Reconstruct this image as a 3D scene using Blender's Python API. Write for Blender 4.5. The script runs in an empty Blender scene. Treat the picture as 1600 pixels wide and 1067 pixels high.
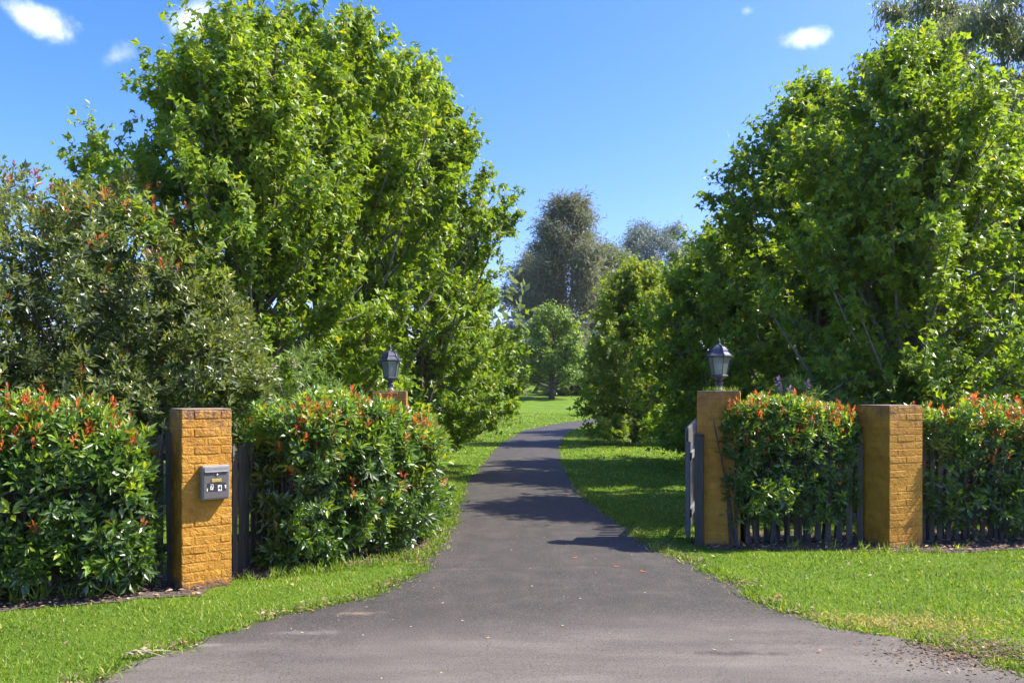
import bpy, bmesh, math, random
import numpy as np
from mathutils import Vector, Matrix

# ------------------------------------------------------------------ camera, sky, sun, exposure
scene = bpy.context.scene
COL = scene.collection
F = 1245.0            # focal length in photo pixels (1600 wide)
HZ = 612.0            # horizon row in the photo
EYE = 1.9
cam_d = bpy.data.cameras.new('camera')
cam_d.sensor_width = 36.0
cam_d.lens = 36.0 * F / 1600.0
cam_d.shift_y = (HZ - 533.5) / 1600.0
cam_d.clip_start = 0.05
cam_d.clip_end = 3000.0
cam = bpy.data.objects.new('camera', cam_d)
COL.objects.link(cam)
cam.location = (0, 0, EYE)
cam.rotation_euler = (math.radians(90), 0, 0)
scene.camera = cam

SUN_AZ = math.radians(95.0)      # measured from "towards the camera" round to the right
SUN_EL = math.radians(49.0)
sdir = Vector((math.sin(SUN_AZ) * math.cos(SUN_EL), -math.cos(SUN_AZ) * math.cos(SUN_EL), math.sin(SUN_EL)))

world = bpy.data.worlds.new('World')
scene.world = world
world.use_nodes = True
wn, wl = world.node_tree.nodes, world.node_tree.links
wn.clear()
w_out = wn.new('ShaderNodeOutputWorld')
w_bg = wn.new('ShaderNodeBackground')
w_bg.inputs['Strength'].default_value = 0.135
sky = wn.new('ShaderNodeTexSky')
sky.sky_type = 'NISHITA'
sky.sun_disc = False
sky.sun_elevation = SUN_EL
sky.sun_rotation = math.atan2(sdir.x, sdir.y)
sky.air_density = 1.0
sky.dust_density = 1.5
sky.ozone_density = 3.0
hs = wn.new('ShaderNodeHueSaturation')
hs.inputs['Saturation'].default_value = 1.3
wtint = wn.new('ShaderNodeMix'); wtint.data_type = 'RGBA'; wtint.blend_type = 'MULTIPLY'; wtint.inputs['Factor'].default_value = 1
wtint.inputs['B'].default_value = (.97, .90, 1.12, 1)
wl.new(sky.outputs[0], wtint.inputs['A']); wl.new(wtint.outputs['Result'], hs.inputs['Color'])
# small fair-weather clouds, placed by direction
geo = wn.new('ShaderNodeTexCoord')
sepv = wn.new('ShaderNodeSeparateXYZ')
wl.new(geo.outputs['Generated'], sepv.inputs[0])
def wmath(op, a, b=None, c=None):
    n = wn.new('ShaderNodeMath'); n.operation = op
    for i, v in enumerate((a, b, c)):
        if v is None: continue
        if isinstance(v, (int, float)): n.inputs[i].default_value = v
        else: wl.new(v, n.inputs[i])
    return n.outputs[0]
ysafe = wmath('MAXIMUM', wmath('ABSOLUTE', sepv.outputs[1]), 0.05)
uu = wmath('DIVIDE', sepv.outputs[0], ysafe)
vv = wmath('DIVIDE', sepv.outputs[2], ysafe)
wnoise = wn.new('ShaderNodeTexNoise'); wnoise.inputs['Scale'].default_value = 16.0
wnoise.inputs['Detail'].default_value = 8.0; wnoise.inputs['Roughness'].default_value = 0.66
wl.new(geo.outputs['Generated'], wnoise.inputs['Vector'])
nz = wmath('SUBTRACT', wnoise.outputs[0], 0.5)
cloud = None
for (px, py, rx, ry, tilt, amp) in ((62, 34, 62, 20, -0.42, 1.0), (182, 88, 26, 16, 0.5, .55), (1246, 61, 36, 13, 0.18, .95),
                                    (1168, 17, 10, 7, 0.2, .35), (295, 30, 34, 20, 0.1, .8), (205, 285, 30, 18, 0, .6),
                                    (1100, -160, 120, 30, .1, .8), (300, -220, 160, 40, -.1, .9), (2000, 40, 120, 30, .1, .8), (-350, 80, 150, 40, 0, .8)):
    cu, cv = (px - 800) / F, (HZ - py) / F
    ca, sa = math.cos(tilt), math.sin(tilt)
    du = wmath('SUBTRACT', uu, cu); dv = wmath('SUBTRACT', vv, cv)
    a = wmath('DIVIDE', wmath('ADD', wmath('MULTIPLY', du, ca), wmath('MULTIPLY', dv, sa)), rx / F)
    b = wmath('DIVIDE', wmath('SUBTRACT', wmath('MULTIPLY', dv, ca), wmath('MULTIPLY', du, sa)), ry / F)
    d = wmath('SQRT', wmath('ADD', wmath('MULTIPLY', a, a), wmath('MULTIPLY', b, b)))
    d = wmath('ADD', d, wmath('MULTIPLY', nz, 4.2))
    mr = wn.new('ShaderNodeMapRange'); mr.interpolation_type = 'SMOOTHSTEP'
    mr.inputs['From Min'].default_value = 1.5; mr.inputs['From Max'].default_value = -0.35
    mr.inputs['To Min'].default_value = 0.0; mr.inputs['To Max'].default_value = amp
    wl.new(d, mr.inputs['Value'])
    cloud = mr.outputs[0] if cloud is None else wmath('MAXIMUM', cloud, mr.outputs[0])
mixc = wn.new('ShaderNodeMix'); mixc.data_type = 'RGBA'
wl.new(cloud, mixc.inputs['Factor'])
wl.new(hs.outputs[0], mixc.inputs['A'])
mixc.inputs['B'].default_value = (4.6, 4.9, 5.3, 1)
wl.new(mixc.outputs['Result'], w_bg.inputs['Color'])
wl.new(w_bg.outputs[0], w_out.inputs['Surface'])

sun_d = bpy.data.lights.new('sun', 'SUN')
sun_d.energy = 5.0
sun_d.angle = math.radians(0.5)
sun_d.color = (1.0, 0.94, 0.82)
sun = bpy.data.objects.new('sun', sun_d)
COL.objects.link(sun)
sun.rotation_euler = sdir.to_track_quat('Z', 'Y').to_euler()
sun.location = sdir * 60

vs = scene.view_settings
vs.view_transform = 'Standard'; vs.look = 'None'; vs.exposure = 1.27; vs.gamma = 1.0
vs.use_curve_mapping = False
scene.render.engine = 'CYCLES'
cy = scene.cycles
cy.max_bounces = 7; cy.diffuse_bounces = 3; cy.glossy_bounces = 2; cy.transmission_bounces = 4; cy.transparent_max_bounces = 8
cy.use_denoising = True
cy.sample_clamp_indirect = 4.0
cy.caustics_reflective = False; cy.caustics_refractive = False

# ------------------------------------------------------------------ helpers
def ground_z(y):
    y = np.asarray(y, float)
    k = .00065
    a = np.clip(y - 30, 0, 60)
    return k * a * a + np.clip(y - 90, 0, None) * .035

def gpt(px, py):
    """photo pixel on the ground -> world (x, y)"""
    z = 0.0
    for _ in range(30):
        Y = F * (EYE - z) / (py - HZ)
        z = 0.5 * z + 0.5 * float(ground_z(min(Y, 90)))
    return ((px - 800) / F * Y, Y)

def X_at(px, Y): return (px - 800) / F * Y

def tag(o, label=None, cat=None, group=None, kind=None):
    if label: o['label'] = label
    if cat: o['category'] = cat
    if group: o['group'] = group
    if kind: o['kind'] = kind
    return o

def empty(name, loc, rz=0):
    o = bpy.data.objects.new(name, None)
    COL.objects.link(o); o.location = loc; o.rotation_euler = (0, 0, rz)
    o.empty_display_size = 0.1
    return o

def link_mesh(name, me, mat=None, parent=None, loc=None, rot=None):
    o = bpy.data.objects.new(name, me)
    COL.objects.link(o)
    if mat is not None and len(me.materials) == 0: me.materials.append(mat)
    if parent is not None: o.parent = parent
    if loc is not None: o.location = loc
    if rot is not None: o.rotation_euler = rot
    return o

def tri_mesh(name, V, T, tint=None, smooth=False):
    """fast mesh from numpy triangles"""
    me = bpy.data.meshes.new(name)
    V = np.ascontiguousarray(V, np.float32); T = np.ascontiguousarray(T, np.int32)
    me.vertices.add(len(V)); me.vertices.foreach_set('co', V.ravel())
    me.loops.add(T.size); me.loops.foreach_set('vertex_index', T.ravel())
    me.polygons.add(len(T)); me.polygons.foreach_set('loop_start', np.arange(0, T.size, 3, dtype=np.int32))
    if tint is not None:
        a = me.attributes.new('tint', 'FLOAT', 'FACE')
        a.data.foreach_set('value', np.ascontiguousarray(tint, np.float32))
    me.update(calc_edges=True)
    me.polygons.foreach_set('use_smooth', np.full(len(T), smooth, dtype=bool))
    return me

class MB:
    """collects small shapes into one mesh"""
    def __init__(s): s.v = []; s.f = []
    def box(s, x0, x1, y0, y1, z0, z1):
        n = len(s.v)
        s.v += [(x0,y0,z0),(x1,y0,z0),(x1,y1,z0),(x0,y1,z0),(x0,y0,z1),(x1,y0,z1),(x1,y1,z1),(x0,y1,z1)]
        s.f += [(n,n+3,n+2,n+1),(n+4,n+5,n+6,n+7),(n,n+1,n+5,n+4),(n+1,n+2,n+6,n+5),(n+2,n+3,n+7,n+6),(n+3,n,n+4,n+7)]
        return s
    def lathe(s, prof, seg, rot=0.0, cap=True):
        n = len(s.v)
        for (r, z) in prof:
            for k in range(seg):
                a = rot + 2*math.pi*k/seg
                s.v.append((r*math.cos(a), r*math.sin(a), z))
        for i in range(len(prof)-1):
            for k in range(seg):
                a = n+i*seg+k; b = n+i*seg+(k+1)%seg
                s.f.append((a, b, b+seg, a+seg))
        if cap:
            s.f.append(tuple(n+k for k in reversed(range(seg))))
            m = n+(len(prof)-1)*seg
            s.f.append(tuple(m+k for k in range(seg)))
        return s
    def tube(s, pts, rad, seg=5):
        pts = [Vector(p) for p in pts]; n = len(s.v)
        for i, p in enumerate(pts):
            d = (pts[min(i+1, len(pts)-1)] - pts[max(i-1, 0)])
            d = d.normalized() if d.length > 1e-9 else Vector((0,0,1))
            u = d.orthogonal().normalized(); w = d.cross(u)
            # keep a stable frame
            ref = Vector((1,0,0)) if abs(d.x) < .9 else Vector((0,1,0))
            u = (ref - d*ref.dot(d)).normalized(); w = d.cross(u)
            r = rad[i] if hasattr(rad, '__len__') else rad
            for k in range(seg):
                a = 2*math.pi*k/seg
                s.v.append(tuple(p + u*(r*math.cos(a)) + w*(r*math.sin(a))))
        for i in range(len(pts)-1):
            for k in range(seg):
                a = n+i*seg+k; b = n+i*seg+(k+1)%seg
                s.f.append((a, b, b+seg, a+seg))
        s.f.append(tuple(n+k for k in reversed(range(seg))))
        m = n+(len(pts)-1)*seg
        s.f.append(tuple(m+k for k in range(seg)))
        return s
    def prism(s, poly, y0, y1):
        """poly in x,z extruded along y"""
        n = len(s.v); k = len(poly)
        s.v += [(x,y0,z) for x,z in poly] + [(x,y1,z) for x,z in poly]
        s.f.append(tuple(n+i for i in range(k))); s.f.append(tuple(n+k+i for i in reversed(range(k))))
        for i in range(k):
            j = (i+1)%k; s.f.append((n+j, n+i, n+k+i, n+k+j))
        return s
    def mesh(s, name, bevel=0, smooth=False):
        me = bpy.data.meshes.new(name); me.from_pydata(s.v, [], s.f)
        bm = bmesh.new(); bm.from_mesh(me)
        bmesh.ops.recalc_face_normals(bm, faces=bm.faces)
        if bevel:
            bmesh.ops.bevel(bm, geom=[e for e in bm.edges], offset=bevel, segments=1, affect='EDGES', clamp_overlap=True)
        bm.to_mesh(me); bm.free()
        if smooth:
            me.polygons.foreach_set('use_smooth', np.ones(len(me.polygons), dtype=bool))
        return me
    def build(s, name, mat, parent=None, loc=None, rot=None, bevel=0, smooth=False):
        return link_mesh(name, s.mesh(name, bevel, smooth), mat, parent, loc, rot)

def norm(a):
    return a / np.maximum(np.linalg.norm(a, axis=-1, keepdims=True), 1e-9)

def frames(n, d):
    """rotation matrices (N,3,3) with columns x, y=direction d, z=normal n"""
    d = norm(d); n = n - d * np.sum(n*d, -1, keepdims=True); n = norm(n)
    x = np.cross(d, n)
    return np.stack([x, d, n], axis=-1)

def scatter(tv, tt, pos, R, sc):
    """place a template many times: template verts (k,3), tris (m,3)"""
    N = len(pos); k = len(tv); m = len(tt)
    sc = np.asarray(sc, float)
    if sc.ndim == 1: sc = sc[:, None]
    V = np.einsum('nij,kj->nki', R, tv) * sc[:, :, None] + pos[:, None, :]
    T = tt[None] + (np.arange(N) * k)[:, None, None]
    return V.reshape(-1, 3), T.reshape(-1, 3)

def join_arrays(parts):
    Vs, Ts, tn = [], [], []; off = 0
    for V, T, t in parts:
        Vs.append(V); Ts.append(T + off); tn.append(t); off += len(V)
    return np.concatenate(Vs), np.concatenate(Ts), np.concatenate(tn)

# ------------------------------------------------------------------ leaf templates (tip along +y, face along +z)
def star_leaf():
    v = [(0,-.10,0), (-.33,-.04,-.06), (-.40,.30,-.09), (-.10,.22,.02), (0,.64,-.10), (.10,.22,.02), (.40,.30,-.09), (.33,-.04,-.06)]
    t = [(0,i+1,i) for i in range(1, len(v)-1)]
    return np.array(v), np.array(t)
def star3_leaf():
    v = [(0,-.25,0), (-.42,.10,-.06), (-.13,.16,.02), (0,.60,-.08), (.13,.16,.02), (.42,.10,-.06)]
    t = [(0,2,1),(0,3,2),(0,4,3),(0,5,4)]
    return np.array(v), np.array(t)
def oval_leaf(w=.17, fine=True):
    if fine:
        v = [(0,0,0), (-w*.75,.28,.05), (-w,.58,.045), (0,1,-.10), (w,.58,.045), (w*.75,.28,.05), (0,.3,0), (0,.62,-.02)]
        t = [(0,6,1),(1,6,2),(6,7,2),(2,7,3),(0,5,6),(5,4,6),(6,4,7),(4,3,7)]
    else:
        v = [(0,0,0), (-w,.5,.05), (0,1,-.08), (w,.5,.05), (0,.5,0)]
        t = [(0,4,1),(4,2,1),(0,3,4),(3,2,4)]
    return np.array(v, float), np.array(t)
def strip_leaf(w):
    v = [(0,0,0), (-w,.4,.0), (0,1,-.12), (w,.45,.02)]
    return np.array(v, float), np.array([(0,3,1),(3,2,1)])
LEAF = {'star': star_leaf(), 'star3': star3_leaf(), 'oval': oval_leaf(.17, True), 'oval4': oval_leaf(.18, False),
        'gum': strip_leaf(.10), 'needle': strip_leaf(.035), 'round': oval_leaf(.34, False), 'narrow': strip_leaf(.055), 'casu': strip_leaf(.075)}

# ------------------------------------------------------------------ materials
def nt(name):
    m = bpy.data.materials.new(name); m.use_nodes = True
    n, l = m.node_tree.nodes, m.node_tree.links
    n.clear(); out = n.new('ShaderNodeOutputMaterial')
    return m, n, l, out

def ramp(n, l, fac, stops):
    r = n.new('ShaderNodeValToRGB')
    e = r.color_ramp.elements
    while len(e) < len(stops): e.new(.5)
    for i, (p, c) in enumerate(stops):
        e[i].position = p; e[i].color = (*c, 1)
    l.new(fac, r.inputs[0]); return r.outputs[0]

def noise(n, l, scale, detail=4, rough=.55, vec=None, dist=0.0):
    t = n.new('ShaderNodeTexNoise'); t.inputs['Scale'].default_value = scale
    t.inputs['Detail'].default_value = detail; t.inputs['Roughness'].default_value = rough
    t.inputs['Distortion'].default_value = dist
    if vec is not None: l.new(vec, t.inputs['Vector'])
    return t.outputs[0]

def mixrgb(n, l, fac, a, b, mode='MIX'):
    m = n.new('ShaderNodeMix'); m.data_type = 'RGBA'; m.blend_type = mode
    for s, v in (('Factor', fac), ('A', a), ('B', b)):
        if isinstance(v, (int, float)): m.inputs[s].default_value = v
        elif isinstance(v, tuple): m.inputs[s].default_value = (*v, 1)
        else: l.new(v, m.inputs[s])
    return m.outputs['Result']

def math_n(n, l, op, a, b=None, clamp=False):
    m = n.new('ShaderNodeMath'); m.operation = op; m.use_clamp = clamp
    for i, v in enumerate((a, b)):
        if v is None: continue
        if isinstance(v, (int, float)): m.inputs[i].default_value = v
        else: l.new(v, m.inputs[i])
    return m.outputs[0]

def bump(n, l, height, strength, dist=.01):
    b = n.new('ShaderNodeBump'); b.inputs['Strength'].default_value = strength
    b.inputs['Distance'].default_value = dist; l.new(height, b.inputs['Height']); return b.outputs[0]

def leaf_mat(name, stops, trans=.38, rough=.42, spec=.5, glow=(1.25, 1.15, .45), kt=.90):
    m, n, l, out = nt(name)
    at = n.new('ShaderNodeAttribute'); at.attribute_name = 'tint'
    col = ramp(n, l, at.outputs['Fac'], stops)
    p = n.new('ShaderNodeBsdfPrincipled')
    k1, k2 = .95/(1-trans), kt/trans      # the mix below weights both lobes down again: effective reflectance stays leaf-like
    l.new(mixrgb(n, l, 1.0, col, (k1, k1, k1), 'MULTIPLY'), p.inputs['Base Color']); p.inputs['Roughness'].default_value = rough
    p.inputs['Specular IOR Level'].default_value = spec
    glow = tuple(g*k2 for g in glow)
    tr = n.new('ShaderNodeBsdfTranslucent')
    l.new(mixrgb(n, l, 1.0, col, glow, 'MULTIPLY'), tr.inputs['Color'])
    mx = n.new('ShaderNodeMixShader'); mx.inputs[0].default_value = trans
    l.new(p.outputs[0], mx.inputs[1]); l.new(tr.outputs[0], mx.inputs[2])
    l.new(mx.outputs[0], out.inputs['Surface'])
    return m

def plain(name, color, rough=.6, metal=0, spec=.5, var=.25, nscale=30, bumpy=0.0, bdist=.003):
    m, n, l, out = nt(name)
    tc = n.new('ShaderNodeTexCoord')
    p = n.new('ShaderNodeBsdfPrincipled')
    nn = noise(n, l, nscale, 5, .6, tc.outputs['Object'])
    dark = tuple(c*(1-var) for c in color); lite = tuple(min(1, c*(1+var)) for c in color)
    l.new(ramp(n, l, nn, [(.3, dark), (.7, lite)]), p.inputs['Base Color'])
    p.inputs['Roughness'].default_value = rough; p.inputs['Metallic'].default_value = metal
    p.inputs['Specular IOR Level'].default_value = spec
    if bumpy: l.new(bump(n, l, nn, bumpy, bdist), p.inputs['Normal'])
    l.new(p.outputs[0], out.inputs['Surface'])
    return m

M = {}
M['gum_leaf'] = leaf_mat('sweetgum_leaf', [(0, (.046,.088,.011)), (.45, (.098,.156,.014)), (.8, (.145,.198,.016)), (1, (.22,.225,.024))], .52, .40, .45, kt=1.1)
M['gum_leaf_far'] = leaf_mat('row_tree_leaf', [(0, (.070,.108,.014)), (.5, (.122,.165,.017)), (1, (.19,.210,.022))], .50, .5, .35, kt=1.1)
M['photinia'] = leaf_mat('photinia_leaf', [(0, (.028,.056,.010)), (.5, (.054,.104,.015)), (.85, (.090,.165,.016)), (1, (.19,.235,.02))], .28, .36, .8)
M['photinia_old'] = leaf_mat('old_photinia_leaf', [(0, (.034,.050,.016)), (.5, (.070,.098,.024)), (.85, (.118,.142,.030)), (1, (.17,.175,.034))], .26, .36, .7)
M['red_leaf'] = leaf_mat('young_red_leaf', [(0, (.24,.040,.020)), (.5, (.33,.085,.024)), (1, (.38,.155,.03))], .40, .38, .5, (1.2, .9, .6))
M['oleander'] = leaf_mat('oleander_leaf', [(0, (.050,.095,.028)), (1, (.115,.180,.050))], .25, .45)
M['pear'] = leaf_mat('pear_leaf', [(0, (.045,.085,.014)), (.6, (.10,.155,.018)), (1, (.19,.235,.025))], .42, .5)
M['casuarina'] = leaf_mat('casuarina_needle', [(0, (.062,.072,.040)), (.6, (.100,.112,.062)), (1, (.15,.15,.09))], .30, .6, .3, (1.1, 1.05, .7))
M['eucalypt'] = leaf_mat('eucalypt_leaf', [(0, (.055,.080,.036)), (.7, (.100,.125,.050)), (.93, (.15,.16,.055)), (1, (.28,.22,.05))], .25, .45, .5, (1.1, 1.05, .6))
M['blue_gum'] = leaf_mat('blue_eucalypt_leaf', [(0, (.060,.085,.075)), (1, (.115,.140,.125))], .25, .5, .4, (1.0, 1.0, .8))
M['grass'] = leaf_mat('grass_blade', [(0, (.050,.092,.012)), (.5, (.100,.160,.016)), (.88, (.165,.220,.024)), (1, (.30,.26,.095))], .40, .5, .3, (1.15, 1.15, .4))
M['dry_grass'] = leaf_mat('dry_blade', [(0, (.12,.14,.03)), (.5, (.26,.22,.07)), (1, (.36,.29,.13))], .3, .7, .2, (1.1, 1, .7))
M['litter'] = leaf_mat('dry_litter', [(0, (.07,.045,.028)), (.5, (.20,.14,.09)), (.9, (.36,.28,.19)), (1, (.42,.15,.05))], .1, .7, .3, (1, .9, .7))
M['pink'] = leaf_mat('pink_petal', [(0, (.42,.16,.22)), (.6, (.55,.30,.42)), (1, (.60,.38,.30))], .3, .6, .3, (1, .9, .9))
M['bark_gum'] = plain('sweetgum_bark', (.16,.14,.115), .85, var=.45, nscale=14, bumpy=.6, bdist=.02)
M['bark_dark'] = plain('dark_bark', (.075,.062,.050), .9, var=.45, nscale=18, bumpy=.6, bdist=.015)
M['bark_pale'] = plain('pale_bark', (.30,.27,.23), .85, var=.3, nscale=6, bumpy=.3, bdist=.02)
M['lantern_metal'] = plain('weathered_lantern_metal', (.075,.080,.095), .42, metal=.55, var=.6, nscale=45, bumpy=.15)
M['steel'] = plain('brushed_steel', (.24,.225,.20), .45, metal=.2, var=.12, nscale=60)
M['steel_dark'] = plain('grey_steel_front', (.098,.090,.078), .55, metal=.05, var=.14, nscale=40)
M['chrome'] = plain('bright_steel', (.62,.62,.64), .25, metal=.9, var=.05)
M['brass'] = plain('brass', (.50,.36,.10), .4, metal=.5, var=.12)
M['dark_plate'] = plain('dark_plate', (.022,.018,.018), .6, var=.5, nscale=80)
M['white_tag'] = plain('white_tag', (.72,.71,.69), .6, var=.06)
M['black_ink'] = plain('black_ink', (.015,.015,.015), .6)
M['gate_grey'] = plain('pale_grey_timber', (.15,.15,.15), .75, var=.25, nscale=20, bumpy=.2)
M['bulb'] = plain('bulb', (.80,.79,.74), .25, var=.03)

def wood_mat(name, a, b, c):
    m, n, l, out = nt(name)
    tc = n.new('ShaderNodeTexCoord'); mp = n.new('ShaderNodeMapping')
    mp.inputs['Scale'].default_value = (40, 40, 2.5)
    l.new(tc.outputs['Object'], mp.inputs[0])
    g = noise(n, l, 1.0, 6, .6, mp.outputs[0], .6)
    oi = n.new('ShaderNodeObjectInfo')
    col = ramp(n, l, g, [(.25, a), (.55, b), (.8, c)])
    big = noise(n, l, 2.2, 3, .5, tc.outputs['Object'])
    col = mixrgb(n, l, ramp(n, l, big, [(.45, (0,0,0)), (.7, (.6,.6,.6))]), col, (.055,.060,.040))
    sc = n.new('ShaderNodeMapRange'); sc.inputs['To Min'].default_value = .7; sc.inputs['To Max'].default_value = 1.25
    l.new(oi.outputs['Random'], sc.inputs['Value'])
    vm = n.new('ShaderNodeVectorMath'); vm.operation = 'SCALE'; l.new(col, vm.inputs[0]); l.new(sc.outputs[0], vm.inputs['Scale'])
    p = n.new('ShaderNodeBsdfPrincipled'); l.new(vm.outputs[0], p.inputs['Base Color']); p.inputs['Roughness'].default_value = .85
    l.new(bump(n, l, g, .5, .004), p.inputs['Normal'])
    l.new(p.outputs[0], out.inputs['Surface'])
    return m
M['picket'] = wood_mat('weathered_picket', (.045,.038,.028), (.090,.078,.059), (.150,.133,.106))
M['rail'] = wood_mat('weathered_rail', (.030,.025,.020), (.052,.044,.035), (.08,.07,.058))

def paint_brick(name, stain, relief):
    m, n, l, out = nt(name)
    g = n.new('ShaderNodeNewGeometry'); oi = n.new('ShaderNodeObjectInfo')
    pos = g.outputs['Position']
    base = ramp(n, l, noise(n, l, 6, 6, .68, pos), [(.28, (.27,.115,.012)), (.46, (.40,.185,.018)), (.62, (.46,.225,.028)), (.8, (.50,.275,.060))])
    # per brick tone
    sc = n.new('ShaderNodeMapRange'); sc.inputs['To Min'].default_value = .88; sc.inputs['To Max'].default_value = 1.10
    l.new(oi.outputs['Random'], sc.inputs['Value'])
    vm = n.new('ShaderNodeVectorMath'); vm.operation = 'SCALE'; l.new(base, vm.inputs[0]); l.new(sc.outputs[0], vm.inputs['Scale'])
    col = vm.outputs[0]
    # flaked paint and grime: shapes of their own, heavier at the weathered top and the damp foot
    sep = n.new('ShaderNodeSeparateXYZ'); l.new(pos, sep.inputs[0])
    top = n.new('ShaderNodeMapRange'); top.inputs['From Min'].default_value = 1.25; top.inputs['From Max'].default_value = 1.8
    l.new(sep.outputs[2], top.inputs['Value'])
    foot = n.new('ShaderNodeMapRange'); foot.inputs['From Min'].default_value = .16; foot.inputs['From Max'].default_value = .02
    l.new(sep.outputs[2], foot.inputs['Value'])
    edge = math_n(n, l, 'ADD', math_n(n, l, 'MULTIPLY', top.outputs[0], .27), math_n(n, l, 'MULTIPLY', foot.outputs[0], .30))
    mp = n.new('ShaderNodeMapping'); mp.inputs['Scale'].default_value = (1, 1, .45); l.new(pos, mp.inputs[0])
    sn = math_n(n, l, 'ADD', noise(n, l, 17, 6, .68, mp.outputs[0]), edge)
    sf = n.new('ShaderNodeMapRange'); sf.interpolation_type = 'SMOOTHSTEP'
    sf.inputs['From Min'].default_value = .60; sf.inputs['From Max'].default_value = .84; sf.inputs['To Max'].default_value = stain
    l.new(sn, sf.inputs['Value'])
    col = mixrgb(n, l, sf.outputs[0], col, (.13,.075,.055))
    fn = noise(n, l, 60, 4, .7, pos)
    ff = n.new('ShaderNodeMapRange'); ff.inputs['From Min'].default_value = .62; ff.inputs['From Max'].default_value = .72; ff.inputs['To Max'].default_value = stain*.6
    l.new(fn, ff.inputs['Value'])
    col = mixrgb(n, l, ff.outputs[0], col, (.22,.10,.03))
    p = n.new('ShaderNodeBsdfPrincipled'); l.new(col, p.inputs['Base Color']); p.inputs['Roughness'].default_value = .62
    p.inputs['Specular IOR Level'].default_value = .3
    h = math_n(n, l, 'ADD', noise(n, l, 22, 5, .62, pos, .9), math_n(n, l, 'MULTIPLY', noise(n, l, 75, 4, .6, pos), .16))
    l.new(bump(n, l, h, relief, .03), p.inputs['Normal'])
    l.new(p.outputs[0], out.inputs['Surface'])
    return m
M['brick'] = paint_brick('ochre_painted_brick', .9, .75)
M['brick_mid'] = paint_brick('ochre_painted_brick_soft', .7, .45)
M['brick_smooth'] = paint_brick('ochre_painted_render', .38, .35)
M['cap'] = plain('weathered_capping', (.20,.15,.10), .9, var=.5, nscale=18, bumpy=.5, bdist=.01)

def glass_mat():
    m, n, l, out = nt('dusty_lantern_glass')
    t = n.new('ShaderNodeBsdfTransparent'); t.inputs['Color'].default_value = (.90,.96,.93,1)
    d = n.new('ShaderNodeBsdfTranslucent'); d.inputs['Color'].default_value = (.90,.98,.93,1)
    df = n.new('ShaderNodeBsdfDiffuse'); df.inputs['Color'].default_value = (.82,.93,.88,1)
    g = n.new('ShaderNodeBsdfGlossy'); g.inputs['Roughness'].default_value = .08
    m0 = n.new('ShaderNodeMixShader'); m0.inputs[0].default_value = .3
    l.new(d.outputs[0], m0.inputs[1]); l.new(df.outputs[0], m0.inputs[2])
    m1 = n.new('ShaderNodeMixShader'); m1.inputs[0].default_value = .42
    l.new(t.outputs[0], m1.inputs[1]); l.new(m0.outputs[0], m1.inputs[2])
    fr = n.new('ShaderNodeFresnel'); fr.inputs['IOR'].default_value = 1.45
    m2 = n.new('ShaderNodeMixShader'); l.new(fr.outputs[0], m2.inputs[0])
    l.new(m1.outputs[0], m2.inputs[1]); l.new(g.outputs[0], m2.inputs[2])
    l.new(m2.outputs[0], out.inputs['Surface'])
    return m
M['glass'] = glass_mat()

def lawn_mat():
    m, n, l, out = nt('lawn_turf')
    g = n.new('ShaderNodeNewGeometry'); pos = g.outputs['Position']
    a = noise(n, l, .8, 5, .6, pos); b = noise(n, l, 26, 5, .65, pos)
    col = ramp(n, l, b, [(.25, (.050,.095,.008)), (.5, (.088,.155,.011)), (.75, (.130,.205,.015))])
    col = mixrgb(n, l, ramp(n, l, a, [(.40, (0,0,0)), (.72, (.55,.55,.55))]), col, (.155,.245,.018))
    d = noise(n, l, 2.3, 4, .6, pos)
    col = mixrgb(n, l, ramp(n, l, d, [(.64, (0,0,0)), (.78, (.5,.5,.5))]), col, (.19,.19,.05))
    p = n.new('ShaderNodeBsdfPrincipled'); l.new(col, p.inputs['Base Color']); p.inputs['Roughness'].default_value = .9
    p.inputs['Specular IOR Level'].default_value = .15
    l.new(bump(n, l, noise(n, l, 60, 5, .7, pos), .9, .03), p.inputs['Normal'])
    l.new(p.outputs[0], out.inputs['Surface'])
    return m
M['lawn'] = lawn_mat()

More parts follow.
